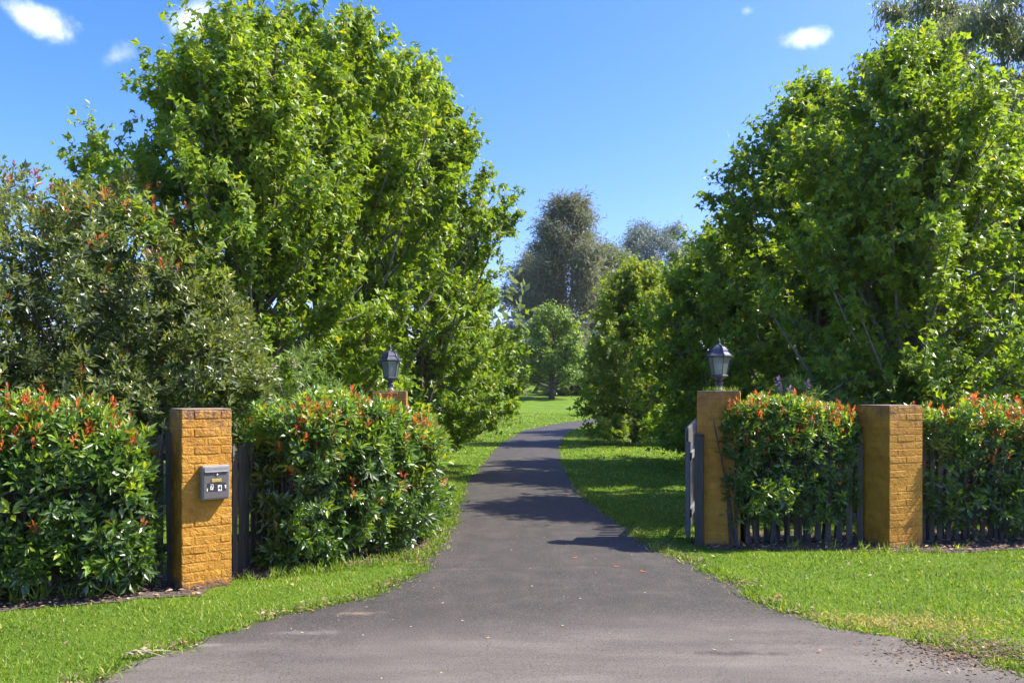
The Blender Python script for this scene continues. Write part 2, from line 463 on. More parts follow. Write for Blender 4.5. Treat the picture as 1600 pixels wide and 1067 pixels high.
def asphalt_mat():
    m, n, l, out = nt('old_asphalt')
    g = n.new('ShaderNodeNewGeometry'); pos = g.outputs['Position']
    sep = n.new('ShaderNodeSeparateXYZ'); l.new(pos, sep.inputs[0])
    fine = noise(n, l, 75, 4, .75, pos); mid = noise(n, l, 3.0, 6, .62, pos)
    mp = n.new('ShaderNodeMapping'); mp.inputs['Scale'].default_value = (2.2, .35, 1); l.new(pos, mp.inputs[0])
    streak = noise(n, l, 1.0, 5, .6, mp.outputs[0])
    drive = ramp(n, l, mid, [(.25, (.026,.0230,.0185)), (.5, (.041,.0355,.0280)), (.78, (.072,.060,.0455))])
    drive = mixrgb(n, l, ramp(n, l, streak, [(.5, (0,0,0)), (.72, (.55,.55,.55))]), drive, (.072,.058,.049))
    # the public road the drive meets is an older, paler, browner seal
    mp2 = n.new('ShaderNodeMapping'); mp2.inputs['Scale'].default_value = (.4, 1.6, 1); l.new(pos, mp2.inputs[0])
    rn = noise(n, l, 1.3, 6, .62, mp2.outputs[0])
    road = ramp(n, l, rn, [(.3, (.072,.062,.050)), (.52, (.120,.104,.083)), (.75, (.195,.166,.134))])
    wob = math_n(n, l, 'ADD', sep.outputs[1], math_n(n, l, 'MULTIPLY', math_n(n, l, 'SUBTRACT', mid, .5), 1.1))
    wob = math_n(n, l, 'ADD', wob, math_n(n, l, 'MULTIPLY', sep.outputs[0], -.13))
    rf = n.new('ShaderNodeMapRange'); rf.interpolation_type = 'SMOOTHSTEP'
    rf.inputs['From Min'].default_value = 6.9; rf.inputs['From Max'].default_value = 5.6
    l.new(wob, rf.inputs['Value'])
    col = mixrgb(n, l, rf.outputs[0], drive, road)
    # dusty washouts
    dn = noise(n, l, 1.15, 4, .55, mp2.outputs[0], .4)
    col = mixrgb(n, l, ramp(n, l, dn, [(.66, (0,0,0)), (.80, (.6,.6,.6))]), col, (.17,.13,.09))
    # a dark oily smear, a sandy patch and two pale scuffs, each with its own outline
    for (px, py, rx, ry, c_, f_) in ((1140,1026,.42,.055,(.035,.024,.019),.8), (560,961,.20,.06,(.26,.18,.11),.6), (480,992,.30,.06,(.20,.18,.165),.5), (335,1010,.14,.05,(.24,.215,.19),.55), (1250,1015,.7,.08,(.17,.135,.11),.5)):
        gx, gy = gpt(px, py)
        sb = n.new('ShaderNodeVectorMath'); sb.operation = 'SUBTRACT'; l.new(pos, sb.inputs[0]); sb.inputs[1].default_value = (gx, gy, 0)
        ml = n.new('ShaderNodeVectorMath'); ml.operation = 'MULTIPLY'; l.new(sb.outputs[0], ml.inputs[0]); ml.inputs[1].default_value = (1/rx, 1/ry, 0)
        ln = n.new('ShaderNodeVectorMath'); ln.operation = 'LENGTH'; l.new(ml.outputs[0], ln.inputs[0])
        dd = math_n(n, l, 'ADD', ln.outputs['Value'], math_n(n, l, 'MULTIPLY', math_n(n, l, 'SUBTRACT', noise(n, l, 9, 5, .65, pos), .5), 3.0))
        mr_ = n.new('ShaderNodeMapRange'); mr_.interpolation_type = 'SMOOTHSTEP'; mr_.inputs['From Min'].default_value = 1.3; mr_.inputs['From Max'].default_value = .1; mr_.inputs['To Max'].default_value = f_
        l.new(dd, mr_.inputs['Value']); col = mixrgb(n, l, mr_.outputs[0], col, c_)
    # stone specks
    col = mixrgb(n, l, ramp(n, l, fine, [(.52, (0,0,0)), (.66, (.75,.75,.75))]), col, (.16,.145,.132))
    col = mixrgb(n, l, ramp(n, l, fine, [(.34, (.9,.9,.9)), (.47, (0,0,0))]), col, (.018,.016,.016))
    # fine cracks
    vo = n.new('ShaderNodeTexVoronoi'); vo.feature = 'DISTANCE_TO_EDGE'; vo.inputs['Scale'].default_value = .42
    wv = n.new('ShaderNodeVectorMath'); wv.operation = 'ADD'; l.new(pos, wv.inputs[0])
    nv = n.new('ShaderNodeTexNoise'); nv.inputs['Scale'].default_value = 1.7; nv.inputs['Detail'].default_value = 6; l.new(pos, nv.inputs['Vector'])
    l.new(nv.outputs['Color'], wv.inputs[1]); l.new(wv.outputs[0], vo.inputs['Vector'])
    cr = ramp(n, l, vo.outputs[0], [(.0, (.22,.22,.22)), (.007, (0,0,0))])
    col = mixrgb(n, l, cr, col, (.03,.027,.025))
    p = n.new('ShaderNodeBsdfPrincipled'); l.new(col, p.inputs['Base Color']); p.inputs['Roughness'].default_value = .8
    p.inputs['Specular IOR Level'].default_value = .35
    l.new(bump(n, l, noise(n, l, 170, 3, .7, pos), .7, .006), p.inputs['Normal'])
    l.new(p.outputs[0], out.inputs['Surface'])
    return m
M['asphalt'] = asphalt_mat()
M['mulch'] = plain('mulch_soil', (.085,.066,.050), .95, var=.5, nscale=25, bumpy=.9, bdist=.03)

# ------------------------------------------------------------------ ground, drive, beds
ys = np.concatenate([np.linspace(-30, 28, 30), np.linspace(30, 100, 36), np.linspace(110, 900, 24)])
xs = np.concatenate([np.linspace(-600, -40, 12), np.linspace(-36, 36, 25), np.linspace(40, 600, 12)])
gv = [(x, y, float(ground_z(y))) for y in ys for x in xs]
nx = len(xs)
gf = [(j*nx+i, j*nx+i+1, (j+1)*nx+i+1, (j+1)*nx+i) for j in range(len(ys)-1) for i in range(nx-1)]
me = bpy.data.meshes.new('lawn'); me.from_pydata(gv, [], gf)
me.polygons.foreach_set('use_smooth', np.ones(len(me.polygons), dtype=bool))
tag(link_mesh('lawn', me, M['lawn']), kind='structure')

L_px = [(166,1062),(188,1045),(214,1032),(262,1022),(290,1006),(372,986),(437,966),(556,940),(621,918),(662,887),(677,860),(696,826),(711,792),(726,762),(749,732),(767,710),(790,687)]
R_px = [(1582,1054),(1521,1027),(1469,1008),(1359,992),(1285,979),(1250,964),(1180,940),(1162,916),(1097,890),(1052,869),(1015,849),(977,822),(940,796),(917,774),(891,751),(876,725),(874,699),(880,684)]
Lg = [gpt(*p) for p in L_px]; Rg = [gpt(*p) for p in R_px]
Lg = [(-16, -8), (-16, 2.6), (-7, 3.1), (-3.6, 3.9)] + Lg
Rg = [(18, -8), (18, 2.6), (8.5, 3.2), (4.7, 4.25)] + Rg
Lend = [gpt(820,672), gpt(865,663), gpt(917,655.5)]
Rend = [gpt(888,676), gpt(903,669), gpt(940,660.5)]
pairs = []
ycommon = np.concatenate([[-8, 2.6], np.linspace(3.0, 30.5, 90)])
Lx = np.interp(ycommon, [p[1] for p in Lg], [p[0] for p in Lg])
Rx = np.interp(ycommon, [p[1] for p in Rg], [p[0] for p in Rg])
rngE = np.random.default_rng(5)
for y, a, b in zip(ycommon, Lx, Rx):
    j = .035 if y > 3.2 else 0
    pairs.append(((a + rngE.normal(0, j), y), (b + rngE.normal(0, j), y)))
for a, b in zip(Lend, Rend): pairs.append((a, b))
la, lb = Lend[-1], Rend[-1]
pairs.append(((la[0]+4, la[1]+2.2), (lb[0]+4, lb[1]+1.6)))
pairs.append(((la[0]+14, la[1]+4), (lb[0]+14, lb[1]+3.2)))
dv, df = [], []
NS = 9
for (a, b) in pairs:
    for k in range(NS):
        t = k/(NS-1); x = a[0]*(1-t)+b[0]*t; y = a[1]*(1-t)+b[1]*t
        dv.append((x, y, float(ground_z(y)) + .012 + (.018*(1-(2*t-1)**2) if y > 3 else 0)))
for i in range(len(pairs)-1):
    for k in range(NS-1):
        df.append((i*NS+k, i*NS+k+1, (i+1)*NS+k+1, (i+1)*NS+k))
me = bpy.data.meshes.new('driveway'); me.from_pydata(dv, [], df)
me.polygons.foreach_set('use_smooth', np.ones(len(me.polygons), dtype=bool))
tag(link_mesh('driveway', me, M['asphalt']), kind='structure')
drive_poly = np.array([p[0] for p in pairs] + [p[1] for p in reversed(pairs)])

def in_poly(P, poly):
    x, y = P[:, 0], P[:, 1]; inside = np.zeros(len(P), bool); j = len(poly)-1
    for i in range(len(poly)):
        xi, yi = poly[i]; xj, yj = poly[j]
        c = ((yi > y) != (yj > y)) & (x < (xj-xi)*(y-yi)/((yj-yi) if abs(yj-yi) > 1e-9 else 1e-9)+xi)
        inside ^= c; j = i
    return inside

def bed(poly, seed, label):
    rng = np.random.default_rng(seed)
    bm = bmesh.new()
    pts = []
    for i in range(len(poly)):
        a = np.array(poly[i]); b = np.array(poly[(i+1) % len(poly)])
        n = max(1, int(np.linalg.norm(b-a)/.12))
        for k in range(n):
            p = a + (b-a)*k/n + rng.normal(0, .025, 2); pts.append(p)
    vs_ = [bm.verts.new((p[0], p[1], .008)) for p in pts]
    bm.faces.new(vs_)
    bmesh.ops.triangulate(bm, faces=bm.faces)
    bmesh.ops.recalc_face_normals(bm, faces=bm.faces)
    for f in bm.faces:
        if f.normal.z < 0: f.normal_flip()
    me = bpy.data.meshes.new('mulch_bed'); bm.to_mesh(me); bm.free()
    tag(link_mesh('mulch_bed', me, M['mulch']), label, kind='structure')
    return np.array(pts)

# pillar frames: front-left corner, size, rotation
LF = dict(c=(-3.135, 7.56), s=.47, th=math.radians(36))
RF = dict(c=(4.54, 9.58), s=.52, th=math.radians(20))
RG = dict(c=(2.30, 9.92), s=.52, th=math.radians(-17))
def from_corner(P):
    c, s, th = P['c'], P['s'], P['th']; e = (math.cos(th), math.sin(th)); n = (-math.sin(th), math.cos(th))
    P['m'] = (c[0]+s/2*(e[0]+n[0]), c[1]+s/2*(e[1]+n[1]))
    return P
for P in (LF, RF, RG): from_corner(P)
LG = dict(m=(X_at(610, 11.5), 11.5), s=.48, th=math.radians(5))

fl_dir = np.array([-math.cos(math.radians(20)), -math.sin(math.radians(20))])
FL0 = np.array([LF['m'][0]-.25, LF['m'][1]+.02]); FL1 = FL0 + fl_dir*3.6       # left road-front fence
FM0 = np.array([LF['m'][0]+.14, LF['m'][1]+.28]); FM1 = np.array([LG['m'][0]-.16, LG['m'][1]-.26])   # splay fence, left
FR0 = np.array([RG['m'][0]+.29, RG['m'][1]+.02]); FR1 = np.array([RF['m'][0]-.30, RF['m'][1]+.02])   # splay fence, right
fr_dir = np.array([math.cos(math.radians(10)), math.sin(math.radians(10))])
FQ0 = np.array([RF['m'][0]+.30, RF['m'][1]+.10]); FQ1 = FQ0 + fr_dir*4.0

bed_polys = [
    [tuple(LF['m']+np.array([.15,-.42])), tuple(LF['m']+np.array([-.30,-.62])), tuple(FL1+np.array([.3,-.52])), tuple(FL1+np.array([0,.4])), tuple(FL0+np.array([0,.5])), (-2.75, 8.5)],
    [(-2.62, 8.03), (-1.10, 9.15), (-.93, 10.1), (-1.05, 11.4), (-2.1, 11.6), (-2.9, 8.7)],
    [(2.35, 9.62), (RF['m'][0]-.3, 9.50), (RF['m'][0]+.55, 9.42), (FQ1[0], FQ1[1]-.55), (FQ1[0], FQ1[1]+.6), (RF['m'][0], 10.7), (3.0, 10.8), (2.6, 10.3)],
]
bed_pts = [bed(p, 3+i, None) for i, p in enumerate(bed_polys)]

# ------------------------------------------------------------------ lawn grass (stuff)
def grass(name, label, cells, seed, mat, width, hmin, hmax, exclude, tint_hi=1.0, lean=.55):
    """cells: list of (y0, y1, xmin_fn, xmax_fn, density)"""
    rng = np.random.default_rng(seed); P = []
    for (y0, y1, xa, xb, dens) in cells:
        n = int(dens*(y1-y0)*(xb-xa))
        p = np.stack([rng.uniform(xa, xb, n), rng.uniform(y0, y1, n)], 1); P.append(p)
    P = np.concatenate(P)
    keep = np.ones(len(P), bool)
    for e in exclude: keep &= ~in_poly(P, e)
    P = P[keep]; N = len(P); Y = np.maximum(P[:, 1], 3.5)
    patch = .5 + .5*np.sin(P[:,0]*2.1+1.3*np.sin(P[:,1]*1.7))*np.sin(P[:,1]*2.6+P[:,0]*.7)
    h = rng.uniform(hmin, hmax, N)*(.75+.5*patch)*(1+.020*(Y-5))
    w = width*(.5+1.0*rng.random(N))*np.clip(Y/5.0, 1, 7)
    az = rng.uniform(0, 2*np.pi, N); la = rng.normal(0, lean, (N, 2))
    dx, dy = np.cos(az)*w, np.sin(az)*w
    z0 = ground_z(P[:, 1]) - .004
    A = np.stack([P[:,0]-dx, P[:,1]-dy, z0], 1); B = np.stack([P[:,0]+dx, P[:,1]+dy, z0], 1)
    T = np.stack([P[:,0]+la[:,0]*h, P[:,1]+la[:,1]*h, z0+h], 1)
    V = np.stack([A, B, T], 1).reshape(-1, 3)
    tr = np.arange(3*N).reshape(-1, 3)
    big = np.sin(P[:,0]*.9+2*np.sin(P[:,1]*.6))*np.sin(P[:,1]*1.1+.5*P[:,0])+.6*np.sin(P[:,0]*3.7+1.1*P[:,1])*np.sin(P[:,1]*4.3)
    tint = np.clip(rng.normal(.44, .24, N)+.25*(patch-.5)+.16*big, 0, .9)
    tint[rng.random(N) < .05+.06*np.clip(big, 0, 1)] = 1.0
    o = link_mesh(name, tri_mesh(name, V, tr, tint*tint_hi), mat)
    return tag(o, label, 'grass', kind='stuff')
cells = []
for y0 in np.arange(3.4, 12, .6):
    W = .72*y0 + 1.6
    cells.append((y0, y0+.6, -W, W, min(3700, 3700*(5.2/y0)**1.9)))
for y0 in np.arange(12, 56, 2.0):
    cells.append((y0, y0+2, -min(.30*y0, 7)-2, min(.32*y0, 9)+2, 720*(12/y0)**1.5))
grass('lawn_grass', 'short bright green lawn grass on both sides of the drive', cells, 11, M['grass'], .0035, .015, .042, [drive_poly]+[np.array(p) for p in bed_pts])

# shaggy, partly dry fringe along the asphalt edges and leaf litter
rng = np.random.default_rng(21)
def edge_points(n, y0, y1, spread):
    e = [(np.array([p[0] for p in pairs]), -1), (np.array([p[1] for p in pairs]), 1)]
    out = []
    for pts, sgn in e:
        yy = y0 + (y1-y0)*rng.random(n)**1.6
        xx = np.interp(yy, pts[:90, 1], pts[:90, 0]) + sgn*rng.normal(.02, spread, n)
        out.append(np.stack([xx, yy], 1))
    return np.concatenate(out)
EP = edge_points(9000, 3.9, 16, .07)
N = len(EP)
clump = np.sin(EP[:,1]*9.0+np.sin(EP[:,1]*3.1)*2)+np.sin(EP[:,1]*23+1)*.6
EP = EP[clump > -.5]; N = len(EP)
tv, tt = LEAF['narrow']
d = np.stack([rng.normal(0,1,N), rng.normal(0,1,N), rng.uniform(.25,1.6,N)], 1)
V, T = scatter(tv, tt, np.column_stack([EP, np.full(N, .008)]), frames(rng.normal(0,1,(N,3)), d), rng.uniform(.03,.085,N)*(1+.03*EP[:,1]))
tag(link_mesh('edge_grass', tri_mesh('edge_grass', V, T, np.repeat(np.clip(rng.normal(.40,.3,N),0,1), len(tt))), M['grass']), 'ragged grass fringe spilling over the asphalt edges', 'grass', kind='stuff')
EP = edge_points(2600, 4.2, 11, .11); EP = EP[np.sin(EP[:,1]*6.3+2)+np.sin(EP[:,1]*2.9) > -.2]; N = len(EP)
EX = np.stack([rng.uniform(-5, 6.5, 420), rng.uniform(4.2, 13, 420)], 1); EP = np.concatenate([EP, EX]); N = len(EP)
d = np.stack([rng.normal(0,1,N), rng.normal(0,1,N), rng.normal(0,.16,N)], 1)
V, T = scatter(*LEAF['round'], np.column_stack([EP, np.where(in_poly(EP, drive_poly), rng.uniform(.030,.034,N), rng.uniform(.016,.045,N))]), frames(np.stack([rng.normal(0,.35,N), rng.normal(0,.35,N), np.ones(N)],1), d), np.where(in_poly(EP, drive_poly), rng.uniform(.008,.024,N), rng.uniform(.015,.055,N)))
tag(link_mesh('leaf_litter', tri_mesh('leaf_litter', V, T, np.repeat(rng.random(N)**1.3, 4)), M['litter']), 'dry brown leaf litter along the drive edges', 'litter', kind='stuff')
# straw-coloured worn patch of the right verge
cen = np.array([gpt(1370, 975)]); N = 2600
P = cen + rng.normal(0, 1, (N,2))*np.array([.55,.16]); P = P[~in_poly(P, drive_poly)]; N = len(P)
d = np.stack([rng.normal(0,1,N), rng.normal(0,1,N), rng.uniform(.2,.9,N)], 1)
V, T = scatter(*LEAF['narrow'], np.column_stack([P, np.full(N, .005)]), frames(rng.normal(0,1,(N,3)), d), rng.uniform(.03,.07,N))
tag(link_mesh('worn_grass', tri_mesh('worn_grass', V, T, np.repeat(rng.random(N), 2)), M['dry_grass']), 'straw coloured worn grass on the right verge by the asphalt', 'grass', kind='stuff')
cen = np.array([gpt(1525, 1022)]); N = 1500
P = cen + rng.normal(0, 1, (N,2))*np.array([.30,.22]); N = len(P)
d = np.stack([rng.normal(0,1,N), rng.normal(0,1,N), rng.normal(0,.3,N)], 1)
V, T = scatter(*LEAF['round'], np.column_stack([P, rng.uniform(.02,.04,N)]), frames(np.stack([rng.normal(0,.4,N), rng.normal(0,.4,N), np.ones(N)],1), d), rng.uniform(.012,.04,N))
tag(link_mesh('loose_dirt', tri_mesh('loose_dirt', V, T, np.repeat(rng.random(N)**2*.6, 4)), M['litter']), 'crumbly brown dirt where the right verge meets the road', 'dirt', kind='stuff')
# mulch chips in the beds
for bi, poly in enumerate(bed_pts):
    lo, hi = poly.min(0), poly.max(0); n = int(420*np.prod(hi-lo))
    P = rng.uniform(lo, hi, (n, 2)); P = P[in_poly(P, poly)]; N = len(P)
    d = np.stack([rng.normal(0,1,N), rng.normal(0,1,N), rng.normal(0,.2,N)], 1)
    V, T = scatter(*LEAF['round'], np.column_stack([P, rng.uniform(.014,.045,N)]), frames(np.stack([rng.normal(0,.4,N), rng.normal(0,.4,N), np.ones(N)],1), d), rng.uniform(.02,.07,N))
    lb = ('chips and dead leaves under the hedge left of the mailbox pillar', 'dead leaves under the hedge left of the drive', 'chips and dead leaves under the right hand hedges')[bi]
    tag(link_mesh('mulch_chips', tri_mesh('mulch_chips', V, T, np.repeat(np.clip(rng.random(N)**1.4-.03,0,.97), 4)), M['litter']), lb, 'mulch', kind='stuff')

# ------------------------------------------------------------------ brick pillars
def brick_variants(Lb, Wb, Hb, seed, k=6):
    out = []
    rng = random.Random(seed)
    for i in range(k):
        mb = MB().box(-Lb/2, Lb/2, -Wb/2, Wb/2, -Hb/2, Hb/2)
        me = mb.mesh('brick', bevel=.009)
        for v in me.vertices:
            v.co += Vector((rng.uniform(-.002,.002), rng.uniform(-.0025,.0025), rng.uniform(-.0022,.0022)))
        out.append(me)
    return out

def pillar(P, courses, ch, label, mat, seed, joint=.006, inset=.0035, jit=.0032):
    s, th = P['s'], P['th']
    root = empty('brick_pillar', (P['m'][0], P['m'][1], 0), th)
    tag(root, label, 'pillar', 'ochre brick pillars of the entrance')
    rng = random.Random(seed)
    H = courses*ch
    W = s*.234
    Lb = (s-joint)/2; Ls = s-2*W-2*joint
    vars_long = brick_variants(Lb, W, ch-joint*.85, seed); vars_side = brick_variants(Ls, W, ch-joint*.85, seed+1)
    for me in vars_long+vars_side: me.materials.append(mat)
    h = s/2-inset
    MB().box(-h, h, -h, h, 0, H-.004).build('mortar_core', mat, root)
    for c in range(courses):
        rot = 0 if c % 2 == 0 else math.pi/2
        z = (c+.5)*ch
        spots = [(-(Lb+joint)/2, -(s-W)/2, 0, 0), ((Lb+joint)/2, -(s-W)/2, 0, 0), (-(Lb+joint)/2, (s-W)/2, 0, 0), ((Lb+joint)/2, (s-W)/2, 0, 0),
                 (-(s-W)/2, 0, math.pi/2, 1), ((s-W)/2, 0, math.pi/2, 1)]
        for (x, y, a, kind) in spots:
            me = rng.choice(vars_side if kind else vars_long)
            o = link_mesh('brick', me, None, root)
            # push proud/recessed along its own outward direction only
            dx = rng.uniform(-jit, jit)
            if kind: x += dx*(1 if x > 0 else -1)
            else: y += dx*(1 if y > 0 else -1)
            o.location = (x*math.cos(rot)-y*math.sin(rot), x*math.sin(rot)+y*math.cos(rot), z + rng.uniform(-.001,.001))
            o.rotation_euler = (0, 0, a+rot+rng.uniform(-.006,.006))
    cap = MB().box(-s/2+.006, s/2-.006, -s/2+.006, s/2-.006, H-.002, H+.012)
    cap.build('capping', M['cap'], root, bevel=.004)
    P['H'] = H+.012
    return root
pillar(LF, 20, .0862, 'ochre painted brick pillar carrying the grey mailbox', M['brick'], 1)
pillar(RF, 20, .0862, 'bare ochre brick pillar between the two right hand hedges, corner towards the viewer', M['brick_mid'], 7, joint=.004, inset=.0018, jit=.0012)
pillar(RG, 22, .0862, 'taller ochre gate pillar right of the drive with a lantern on top', M['brick_smooth'], 13, inset=.0022, jit=.0012)
pillar(LG, 22, .0862, 'ochre gate pillar mostly hidden behind the left hedge with a lantern on top', M['brick_smooth'], 19, inset=.0022, jit=.0012)

# ------------------------------------------------------------------ lanterns
def lantern(P, label, rot):
    z0 = P['H']
    root = empty('post_lantern', (P['m'][0], P['m'][1], z0), rot)
    tag(root, label, 'lantern', 'lanterns on the gate pillars')
    mt = M['lantern_metal']
    MB().lathe([(.078,0),(.078,.012),(.066,.020),(.052,.034),(.044,.050),(.040,.085),(.046,.092),(.048,.104),(.040,.112),(.030,.122),(.029,.135)], 14).build('stem', mt, root, smooth=True)
    MB().lathe([(.029,.133),(.040,.146),(.070,.160),(.090,.178)], 6, math.pi/6).build('cup', mt, root)
    MB().lathe([(.094,.176),(.112,.184),(.112,.200),(.100,.208)], 6, math.pi/6).build('tray', mt, root, bevel=.002)
    zb, zt, rb, rt = .208, .430, .098, .138
    for k in range(6):
        a0 = math.pi/6+k*math.pi/3; a1 = a0+math.pi/3
        def pt(a, t, inset=0): 
            r = rb+(rt-rb)*t-inset; return (r*math.cos(a), r*math.sin(a), zb+(zt-zb)*t)
        mb = MB().tube([pt(a0,0), pt(a0,1)], .0058, 5); mb.build('glazing_bar', mt, root)
        v = [pt(a0,.01,.004), pt(a1,.01,.004), pt(a1,.99,.004), pt(a0,.99,.004)]
        vi = [pt(a0,.01,.008), pt(a1,.01,.008), pt(a1,.99,.008), pt(a0,.99,.008)]
        m2 = MB(); m2.v = v+vi; m2.f = [(0,1,2,3),(7,6,5,4),(0,4,5,1),(1,5,6,2),(2,6,7,3),(3,7,4,0)]
        m2.build('pane', M['glass'], root)
    MB().lathe([(.012,.206),(.012,.262),(.018,.268)], 10).build('lamp_holder', M['black_ink'], root, smooth=True)
    MB().lathe([(.012,.268),(.022,.285),(.034,.312),(.036,.330),(.028,.352),(.012,.364),(.002,.367)], 12).build('bulb', M['bulb'], root, smooth=True)
    roof = MB().lathe([(.136,.426),(.166,.432),(.168,.446),(.150,.458),(.128,.478),(.118,.490),(.114,.510),(.100,.536),(.074,.560),(.040,.578),(.022,.590)], 6, math.pi/6).build('roof', mt, root)
    for k in range(6):
        a = math.pi/6+k*math.pi/3
        pr = [(.168,.447),(.129,.480),(.116,.511),(.102,.538),(.075,.563),(.036,.583)]
        MB().tube([(r*math.cos(a), r*math.sin(a), z+.002) for r, z in pr], .0062, 5).build('rib', mt, roof)
    MB().lathe([(.024,.586),(.020,.600),(.010,.606),(.016,.618),(.017,.628),(.010,.640),(.004,.664),(.001,.672)], 10).build('finial', mt, roof, smooth=True)
    return root
lantern(RG, 'weathered hexagonal lantern on the right gate pillar beside the drive', math.radians(8))
lantern(LG, 'weathered hexagonal lantern above the left hedge on the half hidden gate pillar', math.radians(-6))

# ------------------------------------------------------------------ mailbox on the left pillar
th = LF['th']
def lf_local(u, out, z):   # u from the front-left corner, out = metres in front of the face
    e = np.array([math.cos(th), math.sin(th)]); n = np.array([math.sin(th), -math.cos(th)])
    p = np.array(LF['c']) + e*u + n*out
    return (p[0], p[1], z)
mbx = empty('mailbox', lf_local(.292, .006, .868), th)
tag(mbx, 'small grey steel mailbox with brass plate and loose number tags on the ochre pillar', 'mailbox')
W2, HH, DD = .128, .325, .095
b = MB().box(-W2, W2, -DD, 0, 0, HH); b.build('body', M['steel'], mbx, bevel=.006)
fd = -DD-.003
f = MB().box(-W2+.012, W2-.012, fd-.004, fd+.004, .014, HH-.055).build('front_panel', M['steel_dark'], mbx, bevel=.002)
MB().box(-W2+.014, W2-.014, fd-.010, fd+.003, HH-.052, HH-.012).build('flap', M['steel'], mbx, bevel=.003)
MB().box(-W2+.016, W2-.016, fd-.020, fd-.006, HH-.062, HH-.051).build('flap_lip', M['chrome'], mbx, bevel=.003)
MB().lathe([(.010,0),(.010,.006),(.006,.009)], 14).build('lock', M['chrome'], mbx, loc=(.005, fd-.004, HH-.088), rot=(math.pi/2,0,0))
MB().box(-.046, .046, fd-.010, fd-.003, .167, .198).build('name_plate', M['brass'], mbx, bevel=.002)
MB().box(-.084, .088, fd-.006, fd-.0035, .082, .160).build('number_plate', M['dark_plate'], mbx)
def text_mesh(s, size):
    cu = bpy.data.curves.new('digit', 'FONT'); cu.body = s; cu.size = size; cu.align_x = 'CENTER'; cu.align_y = 'CENTER'; cu.extrude = .0006; cu.offset = .0012
    o = bpy.data.objects.new('tmp', cu); COL.objects.link(o)
    dg = bpy.context.evaluated_depsgraph_get(); me = bpy.data.meshes.new_from_object(o.evaluated_get(dg))
    bpy.data.objects.remove(o); me.name = 'digit'; return me
yy = fd-.0085
for (x, z, w, h, r, ch) in ((-.043, .122, .028, .052, -.10, '7'), (.031, .109, .036, .056, .03, '4')):
    t = MB().box(-w/2, w/2, 0, .0022, -h/2, h/2).build('number_tag', M['white_tag'], mbx, loc=(x, yy, z), rot=(0, -r, 0))
    link_mesh('digit', text_mesh(ch, h*1.0), M['black_ink'], t, loc=(0, -.0012, 0), rot=(math.pi/2, 0, 0))
MB().box(-.0045, .0045, 0, .0022, -.014, .014).build('torn_tag', M['white_tag'], mbx, loc=(-.086, yy, .098), rot=(0, .06, 0))
MB().prism([(-.002,-.016),(.008,-.016),(.008,.016),(.002,.016),(-.008,.010),(-.008,.004),(-.002,.006)], 0, .0022).build('torn_tag', M['white_tag'], mbx, loc=(.082, yy, .120))

# ------------------------------------------------------------------ picket fences and the gate
def picket_mesh(w, t, h, kind):
    if kind == 0: poly = [(-w/2,0),(w/2,0),(w/2,h-.05),(0,h),(-w/2,h-.05)]
    elif kind == 1: poly = [(-w/2,0),(w/2,0),(w/2,h-.045),(w*.22,h-.004),(-w*.22,h-.004),(-w/2,h-.045)]
    else: poly = [(-w/2,0),(w/2,0),(w/2,h-.055),(w*.1,h),(-w/2,h-.048)]
    return MB().prism(poly, -t/2, t/2).mesh('picket', bevel=.002)
def fence(a, b, h, label, seed, pitch=.10, w=.072, front=-1):
    rng = random.Random(seed)
    a = np.array(a); b = np.array(b); L = float(np.linalg.norm(b-a)); ang = math.atan2(b[1]-a[1], b[0]-a[0])
    root = empty('picket_fence', (a[0], a[1], 0), ang)
    tag(root, label, 'fence')
    vs_ = [picket_mesh(w, .018, h+dz, k) for k in (0,1,2) for dz in (0, -.02)]
    for m_ in vs_: m_.materials.append(M['picket'])
    for z in (.32, h-.28):
        MB().box(0, L, .012, .050, z, z+.075).build('rail', M['rail'], root, bevel=.004)
    n = int(L/pitch)
    for k in range(n):
        o = link_mesh('picket', rng.choice(vs_), None, root)
        o.location = ((k+.5)*L/n + rng.uniform(-.006,.006), -.004 + rng.uniform(-.003,.003), 0)
        o.rotation_euler = (rng.uniform(-.006,.006), rng.uniform(-.014,.014), 0)
    for x in ([.05] + [t for t in np.arange(2.3, L-.2, 2.3)]):
        MB().box(x-.045, x+.045, .052, .14, 0, h-.06).build('post', M['rail'], root, bevel=.005)
    return root
fence(FL1, FL0, 1.50, 'dark weathered picket fence behind the hedge left of the mailbox pillar', 1)
fence(FM0, FM1, 1.36, 'grey picket fence running back from the mailbox pillar to the left gate pillar', 2)
fence(FR0, FR1, 1.32, 'dark picket fence between the right gate pillar and the bare pillar', 3, pitch=.118)
fence(FQ0, FQ1, 1.32, 'dark picket fence to the right of the bare pillar', 4, pitch=.118)

ga = np.array([X_at(1075, 10.06), 10.06]); gb = np.array([X_at(1091, 11.75), 11.75])
gd = gb-ga; gl = float(np.linalg.norm(gd)); gate = empty('garden_gate', (ga[0], ga[1], 0), math.atan2(gd[1], gd[0]))
tag(gate, 'pale grey timber picket gate swung open behind the right gate pillar', 'gate')
MB().box(0, .06, -.026, .026, .05, 1.27).build('stile', M['gate_grey'], gate, bevel=.004)
MB().box(gl-.06, gl, -.026, .026, .05, 1.40).build('stile', M['gate_grey'], gate, bevel=.004)
for z in (.28, 1.02): MB().box(.061, gl-.061, -.02, .02, z, z+.09).build('rail', M['gate_grey'], gate, bevel=.003)
for k in range(13):
    x = .10+k*(gl-.18)/12; hh = 1.44+.07*k/12
    link_mesh('picket', picket_mesh(.07, .018, hh-.08, 0), M['gate_grey'], gate, loc=(x, .031, .08))
gp = empty('gate_post', (RG['c'][0]+.02, RG['c'][1]-.05, 0), RG['th'])
tag(gp, 'dark timber gate post against the left edge of the right gate pillar', 'post')
MB().box(-.055, .055, -.05, .05, 0, 1.36).build('post', M['rail'], gp, bevel=.006)
